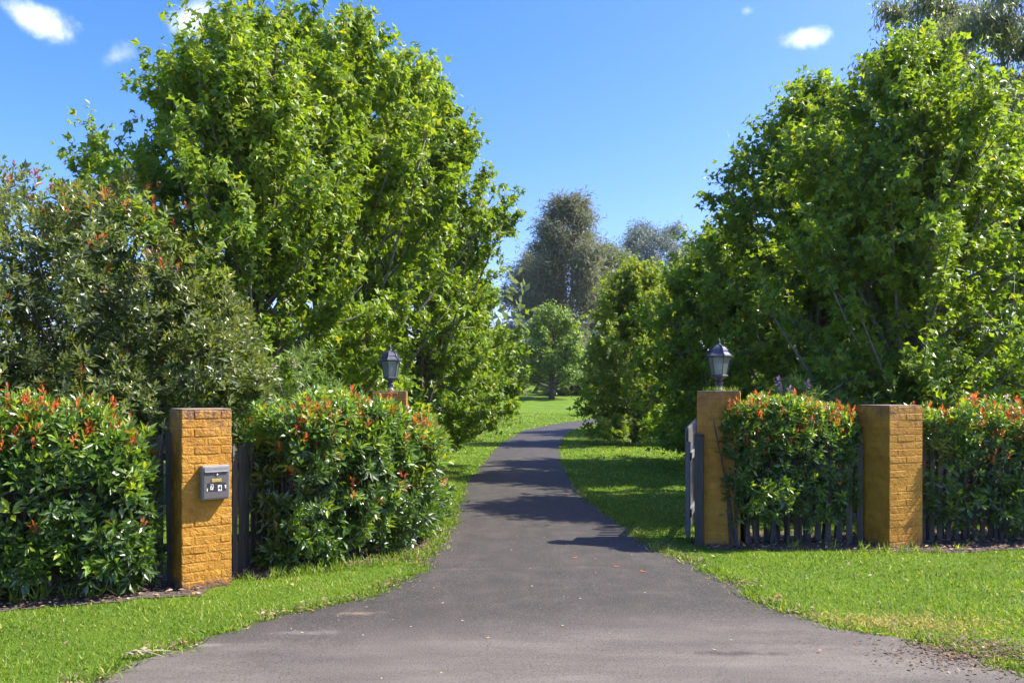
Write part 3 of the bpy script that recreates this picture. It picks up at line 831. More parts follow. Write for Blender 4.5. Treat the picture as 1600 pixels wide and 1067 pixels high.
MB().box(-.062, .062, -.057, .057, 1.361, 1.375).build('post_top', M['rail'], gp, bevel=.003)

# ------------------------------------------------------------------ photinia sprigs
def make_sprig(rng, n, Lm, leaf='oval', spread=(15, 75)):
    tv, tt = LEAF[leaf]
    P, D, S = [], [], []
    for i in range(n):
        az = i*2.39996+rng.normal(0, .25); t = i/max(1, n-1)
        el = math.radians(spread[0]+(spread[1]-spread[0])*t+rng.normal(0, 9))
        D.append((math.cos(az)*math.cos(el), math.sin(az)*math.cos(el), math.sin(el)))
        P.append((0, 0, -.055+.075*t)); S.append(Lm*rng.uniform(.75, 1.15)*(1-.35*t))
    D = np.array(D); P = np.array(P)+D*.008; S = np.array(S)
    nrm = np.array([0,0,1.0])-D*D[:, 2:3]+rng.normal(0, .18, D.shape)
    V, T = scatter(tv, tt, P, frames(nrm, D), S)
    tint = np.repeat(np.clip(rng.normal(0, .10, n)+np.linspace(-.08, .16, n), -.4, .4), len(tt))
    return V, T, tint
rs = np.random.default_rng(77)
SPRIG = [make_sprig(rs, 9, .098) for _ in range(7)]
SPRIGH = [make_sprig(rs, int(rs.integers(5, 12)), rs.uniform(.085, .125), 'oval4', (rs.uniform(-5, 30), rs.uniform(55, 85))) for _ in range(18)]
SPRIG4 = [make_sprig(rs, 8, .115, 'oval4') for _ in range(6)]
SHOOT = [make_sprig(rs, 7, .075, 'oval', (38, 84)) for _ in range(5)]
def up_frames(d, rng):
    """frames whose z axis is the sprig axis d"""
    d = norm(d); r = norm(rng.normal(0, 1, d.shape)); x = norm(np.cross(r, d)); y = np.cross(d, x)
    return np.stack([x, y, d], -1)
SPRIG_ME = []; SHOOT_ME = []
for k, (V, T, t) in enumerate(SPRIG):
    m_ = tri_mesh('leaf_sprig', V, T, np.clip(t+.35+.09*k, 0, 1)); m_.materials.append(M['photinia']); SPRIG_ME.append(m_)
for k, (V, T, t) in enumerate(SHOOT):
    m_ = tri_mesh('red_shoot', V, T, np.clip(t+.2+.16*k, 0, 1)); m_.materials.append(M['red_leaf']); SHOOT_ME.append(m_)

def place_sprigs(name, meshes, pos, dirs, sc, parent, rng):
    R = up_frames(dirs, rng)
    base = Vector(parent.location)
    for i in range(len(pos)):
        o = link_mesh(name, meshes[int(rng.integers(len(meshes)))], None, parent)
        r = R[i]; s = float(sc[i])
        m4 = Matrix(((r[0][0]*s, r[0][1]*s, r[0][2]*s, pos[i][0]-base.x), (r[1][0]*s, r[1][1]*s, r[1][2]*s, pos[i][1]-base.y),
                     (r[2][0]*s, r[2][1]*s, r[2][2]*s, pos[i][2]-base.z), (0,0,0,1)))
        o.matrix_local = m4

def foliage_object(name, parent, templates, pos, dirs, sc, tint0, mat, rng):
    """many sprigs as one mesh (stuff)"""
    R = up_frames(dirs, rng); which = rng.integers(0, len(templates), len(pos)); parts = []
    base = np.array(parent.location)
    for k, (tv, tt, t) in enumerate(templates):
        s = which == k
        if not s.any(): continue
        V, T = scatter(tv, tt, pos[s]-base, R[s], sc[s])
        tn = np.clip(tint0[s][:, None]+t[None], 0, 1).ravel()
        parts.append((V, T, tn))
    V, T, tn = join_arrays(parts)
    o = link_mesh(name, tri_mesh(name, V, T, tn), mat, parent)
    o['kind'] = 'stuff'
    return o

def hedge(label, path, ht, h, n, seed, zlow=.25, lowfade=.6, n_obj=110, n_red=60, skew=None, red_top=.80, topfn=None, stems=8, front=-1, size=1.0):
    rng = np.random.default_rng(seed)
    path = np.array(path, float)
    seg = np.linalg.norm(np.diff(path, axis=0), axis=1); cum = np.concatenate([[0], np.cumsum(seg)]); L = cum[-1]
    root = empty('photinia_hedge', (path[0][0], path[0][1], 0)); tag(root, label, 'hedge', 'photinia hedges along the fences')
    ph = rng.uniform(0, 6, 8)
    def sample(N, shell=True, top_only=False):
        t = rng.random(N)
        x = np.interp(t*L, cum, path[:,0]); y = np.interp(t*L, cum, path[:,1])
        i = np.clip(np.searchsorted(cum, t*L, side='right')-1, 0, len(seg)-1)
        tg = (path[i+1]-path[i])/seg[i][:, None]; nr = np.stack([tg[:,1], -tg[:,0]], 1)      # right-hand normal
        a = rng.uniform(-math.pi, math.pi, N) if not top_only else rng.normal(.45, .55, N)
        ends = np.clip(1-np.abs(2*t-1)**10, .02, 1)**.5
        lump = 1+.10*np.sin(t*L*3.1+ph[0]+2*np.sin(a*2+ph[1]))+.08*np.sin(t*L*7.3+a*3+ph[2])+.05*np.sin(t*L*13+a*5+ph[3])
        s, c = np.sin(a), np.cos(a)
        r = 1.04-np.abs(rng.normal(0, .19, N)) if shell else rng.uniform(.2, .95, N)
        hh = h if topfn is None else topfn(t)
        off = ht*np.sign(s)*np.abs(s)**.6*lump*ends*r
        zc = (hh+zlow)/2; zh = (hh-zlow)/2
        z = zc+zh*np.sign(c)*np.abs(c)**.6*(1+.5*(lump-1))*r
        pos = np.stack([x+nr[:,0]*off, y+nr[:,1]*off, z], 1)
        out = np.stack([nr[:,0]*s, nr[:,1]*s, c*.9], 1)
        dirs = norm(out*.75+np.array([0,0,.50])+rng.normal(0, .42, (N,3)))
        fz = (z-zlow)/(hh-zlow)
        return pos, dirs, fz, off, t
    pos, dirs, fz, off, t = sample(n)
    keep = rng.random(n) < np.clip((1-lowfade)+lowfade*np.clip(fz, 0, 1)**1.3*1.8, 0, 1)
    lumpy = np.sin(5.3*pos[:,0]+ph[4])*np.sin(4.9*pos[:,2]+ph[5])+.8*np.sin(9.1*pos[:,0]+3*pos[:,1]+ph[6])*np.sin(8.3*pos[:,2]+ph[7])
    keep &= (lumpy < .28) | (rng.random(n) < .22) | (fz > .93)
    dirs = norm(dirs+.0*pos)
    pos = pos + dirs*np.clip(-lumpy, 0, 1)[:, None]*.07
    pos, dirs, fz = pos[keep], dirs[keep], fz[keep]
    p2, d2, f2, _, _ = sample(int(n*.30), False)
    pos = np.concatenate([pos, p2]); dirs = np.concatenate([dirs, d2]); fz = np.concatenate([fz, f2])
    tint = np.clip(rng.normal(.26, .16, len(pos))+1.25*np.clip(fz-.62, 0, 1)+.12*(rng.random(len(pos)) < .2), 0, 1)  # young leaves and sunlight on the hedge top both put into the tint
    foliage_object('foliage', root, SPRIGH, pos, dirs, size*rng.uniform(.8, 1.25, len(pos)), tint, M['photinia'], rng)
    # the sprigs that stand out on the viewer's side are objects of their own
    p, d, f, o_, _ = sample(n_obj*4); s = (o_*1.0 > .55*ht) & (f < 1.0) & (rng.random(len(p)) < np.clip(.35+f, 0, 1))
    p, d = p[s][:n_obj], d[s][:n_obj]
    p = p + d*rng.uniform(.01, .07, (len(p),1))
    place_sprigs('leaf_sprig', SPRIG_ME, p, d, size*rng.uniform(.9, 1.35, len(p)), root, rng)
    p, d, f, o_, _ = sample(int(n_red*.80), True, True)
    q, e, g, o2, _ = sample(n_red*4); s = (g > .30) & (o2 > .2*ht); q, e = q[s][:n_red-len(p)], e[s][:n_red-len(p)]
    p = np.concatenate([p, q]); d = np.concatenate([d, e])
    d = norm(d*.5+np.array([0,0,.8])); p = p + d*rng.uniform(.03, .12, (len(p),1))
    place_sprigs('red_shoot', SHOOT_ME, p, d, size*rng.uniform(.5, 1.0, len(p)), root, rng)
    # stems
    st = MB()
    for k in range(stems):
        tt_ = (k+.5)/stems + rng.normal(0, .03); x = np.interp(tt_*L, cum, path[:,0]); y = np.interp(tt_*L, cum, path[:,1])
        for j in range(4):
            a = rng.uniform(0, 6.28); r_ = rng.uniform(.1, .9)*ht
            st.tube([(x-path[0][0]+rng.normal(0,.03), y-path[0][1]+rng.normal(0,.03), 0), (x-path[0][0]+.3*r_*math.cos(a), y-path[0][1]+.3*r_*math.sin(a), h*.4),
                     (x-path[0][0]+r_*math.cos(a), y-path[0][1]+r_*math.sin(a), h*rng.uniform(.75,.95))], [.020, .013, .005], 5)
    st.build('stems', M['bark_dark'], root)
    return root

# path direction chosen so that the right-hand normal faces the viewer
hA = FL1 + np.array([.12,-.30]); hB = FL0 + np.array([-.10,-.22])
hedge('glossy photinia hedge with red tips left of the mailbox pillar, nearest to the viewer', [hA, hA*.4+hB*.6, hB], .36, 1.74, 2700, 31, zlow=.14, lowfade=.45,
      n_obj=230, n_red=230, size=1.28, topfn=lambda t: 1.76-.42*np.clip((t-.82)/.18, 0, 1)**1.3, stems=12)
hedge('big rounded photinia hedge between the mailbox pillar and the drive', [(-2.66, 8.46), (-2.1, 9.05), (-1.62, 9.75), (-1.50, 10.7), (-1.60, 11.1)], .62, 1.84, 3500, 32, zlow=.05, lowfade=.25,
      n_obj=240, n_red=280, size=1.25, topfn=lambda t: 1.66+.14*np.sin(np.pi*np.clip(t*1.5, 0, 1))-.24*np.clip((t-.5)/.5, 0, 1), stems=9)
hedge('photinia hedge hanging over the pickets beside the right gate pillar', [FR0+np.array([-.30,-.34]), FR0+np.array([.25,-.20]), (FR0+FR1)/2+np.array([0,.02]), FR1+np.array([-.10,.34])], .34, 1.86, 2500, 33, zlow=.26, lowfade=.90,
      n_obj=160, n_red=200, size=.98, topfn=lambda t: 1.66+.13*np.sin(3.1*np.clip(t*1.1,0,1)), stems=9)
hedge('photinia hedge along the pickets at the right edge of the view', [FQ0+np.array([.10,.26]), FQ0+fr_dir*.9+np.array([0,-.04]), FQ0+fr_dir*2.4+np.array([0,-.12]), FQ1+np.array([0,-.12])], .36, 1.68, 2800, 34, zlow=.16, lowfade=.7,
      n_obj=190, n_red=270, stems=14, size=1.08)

# ------------------------------------------------------------------ shrubs built of lumps of sprigs
def lump_shrub(name, label, cat, base, lumps, n, seed, mat, templates, size=1.0, red=0, stem_mat='bark_dark', tint_mu=.35, group=None, obj_n=0):
    rng = np.random.default_rng(seed)
    root = empty(name, (base[0], base[1], 0)); tag(root, label, cat, group)
    vol = np.array([l[3]*l[4] for l in lumps]); w = vol/vol.sum()
    P, D, TN = [], [], []
    for (lx, ly, lz, rx, rz), wi in zip(lumps, w):
        k = int(n*wi); d = norm(rng.normal(0, 1, (k,3))); d[:,2] = np.where(rng.random(k) < .5, np.abs(d[:,2]), d[:,2])
        ph = rng.uniform(0, 6, 6)
        bl = 1+.12*np.sin(4*d[:,0]+ph[0]+3*d[:,2])+.10*np.sin(7*d[:,1]+ph[1]-4*d[:,2])+.07*np.sin(13*d[:,0]+ph[2]+9*d[:,1])
        r = np.where(rng.random(k) < .22, rng.uniform(.3, .85, k), 1-np.abs(rng.normal(0, .12, k)))*bl
        p = np.stack([lx+d[:,0]*rx*r, ly+d[:,1]*rx*r, lz+d[:,2]*rz*r], 1)
        s = p[:,2] > .12
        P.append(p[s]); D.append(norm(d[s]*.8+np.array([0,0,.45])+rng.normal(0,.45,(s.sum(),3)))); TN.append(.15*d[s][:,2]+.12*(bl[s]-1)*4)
    P = np.concatenate(P); D = np.concatenate(D); TN = np.concatenate(TN)
    # deep pockets: drop sprigs in a few hollows so the dark inside and the branches show
    for _ in range(6):
        c = P[rng.integers(len(P))]; rad = rng.uniform(.25, .6)
        P_keep = (np.linalg.norm(P-c, axis=1) > rad) | (rng.random(len(P)) < .25)
        P, D, TN = P[P_keep], D[P_keep], TN[P_keep]
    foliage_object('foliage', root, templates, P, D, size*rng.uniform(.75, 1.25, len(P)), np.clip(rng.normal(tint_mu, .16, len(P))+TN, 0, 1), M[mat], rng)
    if red:
        zt = P[:,2]+rng.normal(0, .5, len(P)); idx = np.argsort(-zt)[:red*5]; idx = rng.permutation(idx)[:int(red*.75)]
        idx = np.concatenate([idx, rng.integers(0, len(P), red-len(idx))])
        d = norm(D[idx]*.7+np.array([0,0,.7])); p = P[idx]+d*.05
        place_sprigs('red_shoot', SHOOT_ME, p, d, size*rng.uniform(.9, 1.5, len(p)), root, rng)
    st = MB()
    for (lx, ly, lz, rx, rz) in lumps:
        for j in range(9):
            d = norm(rng.normal(0,1,(1,3)))[0]; d[2] = abs(d[2])*.8
            e = np.array([lx-base[0]+d[0]*rx*.9, ly-base[1]+d[1]*rx*.9, lz+d[2]*rz*.85])
            m_ = np.array([(lx-base[0])*.5+rng.normal(0,.12), (ly-base[1])*.5+rng.normal(0,.12), max(.25, lz*.5)])
            q = (m_+e)/2+rng.normal(0,.08,3)
            st.tube([(rng.normal(0,.07), rng.normal(0,.07), 0), m_, q, e], [.045, .032, .018, .006], 5)
    st.build('stems', M[stem_mat], root)
    return root

bx, by = X_at(130, 11.8), 11.8
lump_shrub('photinia_tree', 'tall old photinia with pale leaves and red tips rising behind the left fence', 'shrub', (bx, by),
           [(bx, by, 3.0, 1.7, 2.1), (bx-1.7, by+.2, 2.9, 1.7, 2.3), (bx+1.35, by+.1, 2.5, 1.25, 1.5), (bx+2.0, by-.2, 1.9, .9, 1.0),
            (bx-.9, by-.9, 1.7, 1.1, 1.2), (bx+.8, by-.7, 1.6, 1.0, .9), (bx-3.3, by+.3, 3.0, 1.5, 2.45), (bx-2.4, by-.7, 1.7, 1.1, 1.3)],
           8800, 41, 'photinia_old', SPRIG4, 1.24, red=290, tint_mu=.42)
OLE = [make_sprig(rs, 12, .15, 'narrow', (5, 85)) for _ in range(4)]
ox, oy = X_at(478, 12.6), 12.6
lump_shrub('oleander', 'narrow leaved oleander with faded pink blooms above the left hedge', 'shrub', (ox, oy),
           [(ox, oy, 1.75, .62, .85), (ox-.55, oy, 1.6, .5, .6), (ox+.5, oy+.1, 1.4, .5, .75)], 900, 42, 'oleander', OLE, 1.15, tint_mu=.5)
ox2, oy2 = X_at(1235, 11.7), 11.7
lump_shrub('oleander', 'loose oleander with small pink blooms behind the right hedge', 'shrub', (ox2, oy2),
           [(ox2, oy2, 1.2, .6, .75), (ox2+.9, oy2+.2, 1.15, .6, .75)], 420, 43, 'oleander', OLE, 1.15, tint_mu=.3)
ox3, oy3 = X_at(1565, 11.9), 11.9
lump_shrub('oleander', 'thin oleander with pink blooms behind the hedge at the right edge', 'shrub', (ox3, oy3),
           [(ox3, oy3, 1.15, .7, .75)], 260, 44, 'oleander', OLE, 1.15, tint_mu=.3)
# blooms: children of their shrubs
ole = [o for o in bpy.data.objects if o.name.startswith('oleander') and o.parent is None]
BLOOM = []
for k in range(3):
    V, T, t = make_sprig(np.random.default_rng(90+k), 14, .045, 'round', (-10, 85)); m_ = tri_mesh('bloom', V, T, np.clip(t+.2+.3*k, 0, 1)); m_.materials.append(M['pink']); BLOOM.append(m_)
rb_ = np.random.default_rng(8)
for root, spots in ((ole[0], [(402,592),(418,600),(460,566),(430,575)]), (ole[1], [(1216,592),(1234,608),(1240,616),(1220,604),(1262,598)]), (ole[2], [(1537,627),(1572,622),(1578,630)])):
    yb = root.location.y-.35
    p = np.array([(X_at(px, yb), yb, EYE+(HZ-py)/F*yb) for px, py in spots])
    place_sprigs('bloom', BLOOM, p, np.tile([0,-.5,.8], (len(p),1)), rb_.uniform(.9, 1.5, len(p)), root, rb_)
    st = MB()
    for q in p:
        st.tube([(0, 0, .3), ((q[0]-root.location.x)*.6, (q[1]-root.location.y)*.5, q[2]*.7), (q[0]-root.location.x, q[1]-root.location.y, q[2])], [.012, .008, .004], 4)
    st.build('flower_stems', M['oleander'] if False else M['bark_pale'], root)

# ------------------------------------------------------------------ trees
def tree(name, label, base, H, R, prof, seed, n_limb=50, twigs=14, lpt=26, leaf='star', size=.15, mat='gum_leaf', bark='bark_gum',
         r0=.13, t0=.12, rise=.35, twig_len=.7, srange=(.25, 1.0), updir=.3, droop=.35, ncol=.5, tint=(.45,.2), group=None, leaders=1, jitter=.07, gz=None, hang=False, cat='tree', wob=.12, inner=0):
    rng = np.random.default_rng(seed)
    bz = float(ground_z(base[1])) if gz is None else gz
    root = empty(name, (base[0], base[1], bz)); tag(root, label, cat, group)
    wood = MB()
    stems = []
    for k in range(leaders):
        a = rng.uniform(0, 6.28); spread = 0 if leaders == 1 else rng.uniform(.15, .33)*R
        pts = []
        for i in range(9):
            t = i/8; pts.append((math.cos(a)*spread*t**1.2+wob*math.sin(t*5+k)*t, math.sin(a)*spread*t**1.2+wob*math.cos(t*4+2*k)*t, t*H*(.96 if k == 0 else rng.uniform(.80,.95) if i == 8 else .9)))
        pts = np.array(pts); pts[:,2] = np.linspace(0, pts[-1,2], 9)
        rad = [r0*(1-.93*(i/8))**.9*(1 if k == 0 else .8)+.006 for i in range(9)]
        if k == 0: rad[0] *= 1.35
        wood.tube(pts, rad, 8); stems.append(pts)
    pr_h = [p[0] for p in prof]; pr_r = [p[1] for p in prof]
    LP, LD, LN, LT = [], [], [], []
    for i in range(n_limb):
        pts = stems[i % len(stems)]
        t = t0+(.98-t0)*((i+rng.random())/n_limb)**1.18
        st = np.array([np.interp(t*H, pts[:,2], pts[:,j]) for j in range(3)])
        az = i*2.39996+rng.normal(0, .35)
        hf = min(1.02, t+rise*(1-t)*rng.uniform(.3, 1.15)+rng.normal(0, .02))
        if droop > 0 and t < .34 and i % 5 < 3: hf = t+rng.uniform(-.12, .10)-droop*rng.uniform(0, .6)*(.34-t)
        hf = max(hf, prof[0][0]+rng.uniform(0,.04))
        rr = R*np.interp(hf, pr_h, pr_r)*rng.uniform(.72, 1.10)
        lump = 1+.12*math.sin(3*az+seed)+.08*math.sin(5*az+7*hf+seed*2)
        tip = np.array([math.cos(az)*rr*lump, math.sin(az)*rr*lump, hf*H])
        mid = st*.5+tip*.5; mid[2] += (-.10 if hf > t+.05 else .08)*np.linalg.norm(tip-st); mid += rng.normal(0, .06, 3)*R*.3
        ss = np.linspace(0, 1, 6)[:, None]
        cur = st*(1-ss)**2+2*mid*ss*(1-ss)+tip*ss**2
        Llen = np.linalg.norm(tip-st)
        rl = r0*.34*(1-t*.65)*min(1.2, .5+Llen/R*.6)
        wood.tube(cur, [rl*(1-.86*s)+.003 for s in np.linspace(0,1,6)], 5)
        nt_ = max(4, int(twigs*(.45+.75*min(1.4, Llen/R))))
        for k in range(nt_):
            s = srange[0]+(srange[1]-srange[0])*rng.random()**.75 if k else 1.0
            o = st*(1-s)**2+2*mid*s*(1-s)+tip*s**2
            tg = 2*(1-s)*(mid-st)+2*s*(tip-mid); tg = tg/(np.linalg.norm(tg)+1e-6)
            d = tg*.65+rng.normal(0, .62, 3)+np.array([0,0,updir]); d /= np.linalg.norm(d)
            tl = twig_len*rng.uniform(.45, 1.2)*(1.15 if s > .9 else 1)
            e = o+d*tl
            if rng.random() < .5: wood.tube([o, o+d*tl*.5+rng.normal(0,.02,3), e], [.010*r0/.13+.002, .006*r0/.13+.0015, .002], 3)
            n = max(3, int(lpt*rng.uniform(.6, 1.35)))
            u = rng.uniform(.08, 1.06, n)[:, None]
            p = o+d*tl*u+rng.normal(0, jitter, (n,3))*(twig_len/.7)
            out = p.copy(); out[:,2] = 0; out = norm(out)
            LP.append(p)
            if hang:
                LD.append(np.tile(d*.3, (n,1))+rng.normal(0,.32,(n,3))+np.array([0,0,-.85])); LN.append(out*.6+rng.normal(0,.6,(n,3)))
            else:
                LD.append(np.tile(d*.25, (n,1))+out*.35+rng.normal(0,.55,(n,3))+np.array([0,0,-.30])); LN.append(np.array([0,0,.50])+out*.55+rng.normal(0,.46,(n,3)))
            LT.append(np.full(n, rng.normal(0, .07)))
    for pts in stems:
        for k in range(inner):
            t = rng.uniform(max(t0, .05), .8); o = np.array([np.interp(t*H, pts[:,2], pts[:,j]) for j in range(3)])
            d = rng.normal(0, 1, 3); d[2] = abs(d[2])*.5; d /= np.linalg.norm(d); tl = twig_len*rng.uniform(.8, 2.2)
            n = int(lpt*1.3); p = o+d*tl*rng.uniform(.2, 1.05, n)[:, None]+rng.normal(0, jitter*2.0, (n,3)); out = norm(np.tile(d, (n,1)))
            wood.tube([o, o+d*tl], [.010, .002], 3)
            LP.append(p); LD.append(np.tile(d*.25, (n,1))+rng.normal(0,.55,(n,3))+np.array([0,0,-.30])); LN.append(np.array([0,0,.50])+out*.55+rng.normal(0,.46,(n,3))); LT.append(np.full(n, rng.normal(0, .07)))
    LP = np.concatenate(LP); LD = np.concatenate(LD); LN = np.concatenate(LN); LT = np.concatenate(LT); N = len(LP)
    k = LP[:,2] > .18
    LP, LD, LN, LT = LP[k], LD[k], LN[k], LT[k]; N = len(LP)
    tv, tt = LEAF[leaf]
    V, T = scatter(tv, tt, LP, frames(LN, LD), size*rng.uniform(.6, 1.25, N))
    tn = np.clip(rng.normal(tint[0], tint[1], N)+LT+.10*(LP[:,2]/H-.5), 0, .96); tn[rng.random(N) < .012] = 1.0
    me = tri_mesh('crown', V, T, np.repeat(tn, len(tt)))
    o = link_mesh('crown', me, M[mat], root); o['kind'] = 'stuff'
    wood.build('trunk', M[bark], root, smooth=True)
    return root

cone = [(.03,.66),(.12,.95),(.30,1.0),(.55,.84),(.75,.58),(.90,.30),(1.0,.06)]
egg = [(.04,.70),(.16,.96),(.38,1.0),(.60,.86),(.80,.56),(.93,.28),(1.0,.08)]
colm = [(.05,.72),(.2,.95),(.45,1.0),(.7,.86),(.88,.60),(1.0,.22)]
GRP = 'sweetgum trees along the drive'
up = dict(inner=38, rise=.62, updir=.55, twig_len=.62, leaf='star3')
tree('sweetgum_tree', 'leafy sweetgum with dark trunk, left and nearest of the left tree mass', (X_at(385, 14.2), 14.2), 8.3, 2.35, colm, 101, 150, 10, 26, size=.178, r0=.13, t0=.10, leaders=4, group=GRP, **up)
tree('sweetgum_tree', 'tallest sweetgum in the middle of the left tree mass', (X_at(520, 16.6), 16.6), 9.5, 2.75, colm, 102, 145, 9, 27, size=.20, r0=.15, t0=.04, leaders=4, group=GRP, **up)
tree('sweetgum_tree', 'conical sweetgum leaning its lit side over the left edge of the drive', (X_at(655, 20.0), 20.0), 9.7, 2.75, [(.11,.74),(.20,1.0),(.34,1.0),(.55,.84),(.75,.58),(.90,.30),(1.0,.06)], 103, 180, 10, 28, size=.185, r0=.15, t0=.04, group=GRP, **up)
tree('sweetgum_tree', 'farther sweetgum half hidden at the left of the drive bend', (X_at(708, 31.0), 31.0), 8.0, 2.6, [(.14,.7),(.25,1.0),(.5,.9),(.75,.58),(1.0,.06)], 104, 100, 10, 24, size=.25, t0=.03, group=GRP, **up)
tree('sweetgum_tree', 'thin topped sweetgum showing above the tall photinia at the left', (X_at(150, 19.5), 19.5), 8.0, 1.7, cone, 105, 40, 9, 22, size=.18, t0=.2, group=GRP, **up)
tree('sweetgum_tree', 'big bright sweetgum behind the bare right pillar', (X_at(1420, 13.4), 13.4), 7.4, 2.65, egg, 106, 190, 10, 30, size=.16, r0=.15, t0=.03, leaders=3, group=GRP, srange=(.15,1.0), **up)
tree('sweetgum_tree', 'tall shaded sweetgum between the right lantern and the bare pillar', (X_at(1268, 18.0), 18.0), 8.5, 2.75, egg, 119, 170, 10, 28, size=.19, r0=.15, t0=.03, leaders=2, group=GRP, srange=(.15,1.0), **up)
tree('sweetgum_tree', 'bright sweetgum at the right edge of the view', (X_at(1640, 15.5), 15.5), 6.9, 2.5, egg, 107, 110, 10, 26, size=.18, r0=.15, t0=.03, group=GRP, **up)
tree('sweetgum_tree', 'shaded dark sweetgum behind the right lantern', (X_at(1135, 21.0), 21.0), 6.0, 2.5, egg, 108, 140, 9, 27, size=.195, r0=.13, t0=.02, group=GRP, **up)
tree('sweetgum_tree', 'pale green rounded sweetgum at the right of the drive bend', (X_at(992, 29.0), 29.0), 6.3, 2.2, egg, 109, 130, 9, 26, size=.205, mat='gum_leaf_far', r0=.11, t0=.02, group=GRP, **up)
tree('sweetgum_tree', 'pale sweetgum filling the gap behind the rounded one at the bend', (X_at(1062, 37.0), 37.0), 7.3, 2.6, egg, 110, 100, 10, 26, size=.25, mat='gum_leaf_far', r0=.12, t0=.02, group=GRP, **up)
tree('pear_tree', 'small round pear tree with forked dark trunk on the far lawn', (X_at(862, 74.0), 74.0), 8.2, 2.7, [(.07,.72),(.2,1.0),(.55,1.0),(.8,.75),(1.0,.25)], 111, 50, 11, 22, 'round', .30, 'pear', 'bark_dark', r0=.22, t0=.10, twig_len=.9, leaders=3, jitter=.14, droop=0)
GF = 'tall grey trees beyond the far lawn'
she = [(.03,.75),(.25,1.0),(.55,.95),(.8,.72),(.93,.48),(1.0,.22)]
tree('casuarina_tree', 'tallest grey green she oak with pale branches beyond the far lawn', (X_at(886, 112.0), 112.0), 26.0, 5.6, she, 112, 56, 20, 38, 'casu', .85, 'casuarina', 'bark_pale', r0=.36, t0=.06, twig_len=1.5, leaders=5, srange=(.35,1.0), updir=.7, jitter=.26, wob=.8, rise=.5, group=GF)
tree('casuarina_tree', 'lower she oak partly hidden behind the left tree mass at the drive gap', (X_at(836, 120.0), 120.0), 18.5, 5.0, she, 118, 44, 18, 34, 'casu', .85, 'casuarina', 'bark_pale', r0=.3, t0=.06, twig_len=1.6, leaders=3, srange=(.35,1.0), updir=.6, jitter=.26, wob=.8, group=GF)
tree('casuarina_tree', 'darker she oak between the two far tall trees', (X_at(953, 122.0), 122.0), 20.5, 4.4, she, 113, 46, 18, 40, 'casu', .8, 'eucalypt', 'bark_pale', r0=.3, t0=.06, twig_len=1.5, leaders=3, srange=(.4,1.0), updir=.5, jitter=.26, wob=.8, group=GF)
tree('eucalyptus_tree', 'blue grey open crowned gum tree, farthest right of the drive gap', (X_at(1024, 132.0), 132.0), 25.5, 6.4, [(.3,.5),(.5,.9),(.75,1.0),(.92,.75),(1.0,.35)], 114, 44, 20, 36, 'gum', .72, 'blue_gum', 'bark_pale', r0=.38, t0=.3, twig_len=1.6, leaders=4, srange=(.6,1), jitter=.28, wob=.8, group=GF)
GG = 'tall eucalypts behind the right hand trees'
gp_ = [(.28,.6),(.5,1.0),(.8,.95),(.95,.6),(1.0,.3)]
tree('eucalyptus_tree', 'tall eucalypt with yellowish crown in the top right corner', (X_at(1560, 33.0), 33.0), 19.6, 3.8, gp_, 115, 38, 26, 36, 'gum', 0.32, 'eucalypt', 'bark_pale', r0=.26, t0=.3, twig_len=.9, leaders=3, srange=(.72,1.03), hang=True, jitter=.16, group=GG, wob=.4)
tree('eucalyptus_tree', 'dark eucalypt rising behind the top of the huge right sweetgum', (X_at(1455, 37.0), 37.0), 20.4, 3.2, gp_, 116, 36, 26, 36, 'gum', 0.34, 'eucalypt', 'bark_pale', r0=.24, t0=.3, twig_len=.95, leaders=2, srange=(.7,1.03), hang=True, jitter=.16, group=GG, wob=.4)
tree('eucalyptus_tree', 'eucalypt crown just entering the picture at the right edge', (X_at(1690, 31.0), 31.0), 17.5, 3.8, gp_, 117, 36, 24, 36, 'gum', 0.32, 'eucalypt', 'bark_pale', r0=.24, t0=.2, twig_len=.95, leaders=2, srange=(.6,1.03), hang=True, jitter=.16, group=GG, wob=.4)

# ------------------------------------------------------------------ small things on the ground
rl = np.random.default_rng(61)
def flat_leaf_mesh(L, w, curl):
    tv, tt = oval_leaf(w, True); V = tv*L; V[:,2] = V[:,2]*.5+curl*L*(tv[:,1]-.5)**2
    return tri_mesh('fallen_leaf', V, tt, np.full(len(tt), .8))
me_o = flat_leaf_mesh(.075, .24, .5); me_o.materials.append(M['red_leaf'])
me_p = flat_leaf_mesh(.042, .20, .4); me_p.materials.append(M['litter'])
orange = [(902,875,'orange fallen leaf nearest the middle of the drive by the shadow edge'),(958,889,'orange fallen leaf on the drive, right of the other orange leaf pair'),(1000,896,'orange fallen leaf on the drive nearest the right verge')]
def on_drive(px, py):
    x, y = gpt(px, py)
    i = int(np.argmin([abs(p[0][1]-y) for p in pairs])); a, b = pairs[i]
    t = np.clip((x-a[0])/(b[0]-a[0]), 0, 1); return (x, y, .012+.018*(1-(2*t-1)**2)+.004)
for px, py, lb in orange:
    tag(link_mesh('fallen_leaf', me_o, None, None, on_drive(px, py), (0, 0, rl.uniform(0,6))), lb, 'leaf', 'orange leaves on the drive')
for px, py in [(720,975),(690,948),(565,998),(470,992),(830,920),(905,940),(1008,930),(676,922),(880,985),(760,1004),(798,863),(985,870),(1140,1005),(1120,1022),(640,985),(575,952)]:
    o = tag(link_mesh('fallen_leaf', me_p, None, None, on_drive(px, py), (0, 0, rl.uniform(0,6))), 'tiny pale dry leaf lying on the grey asphalt', 'leaf', 'pale dry leaves on the drive')
    o.scale = (1, rl.uniform(.5, 1.2), 1)
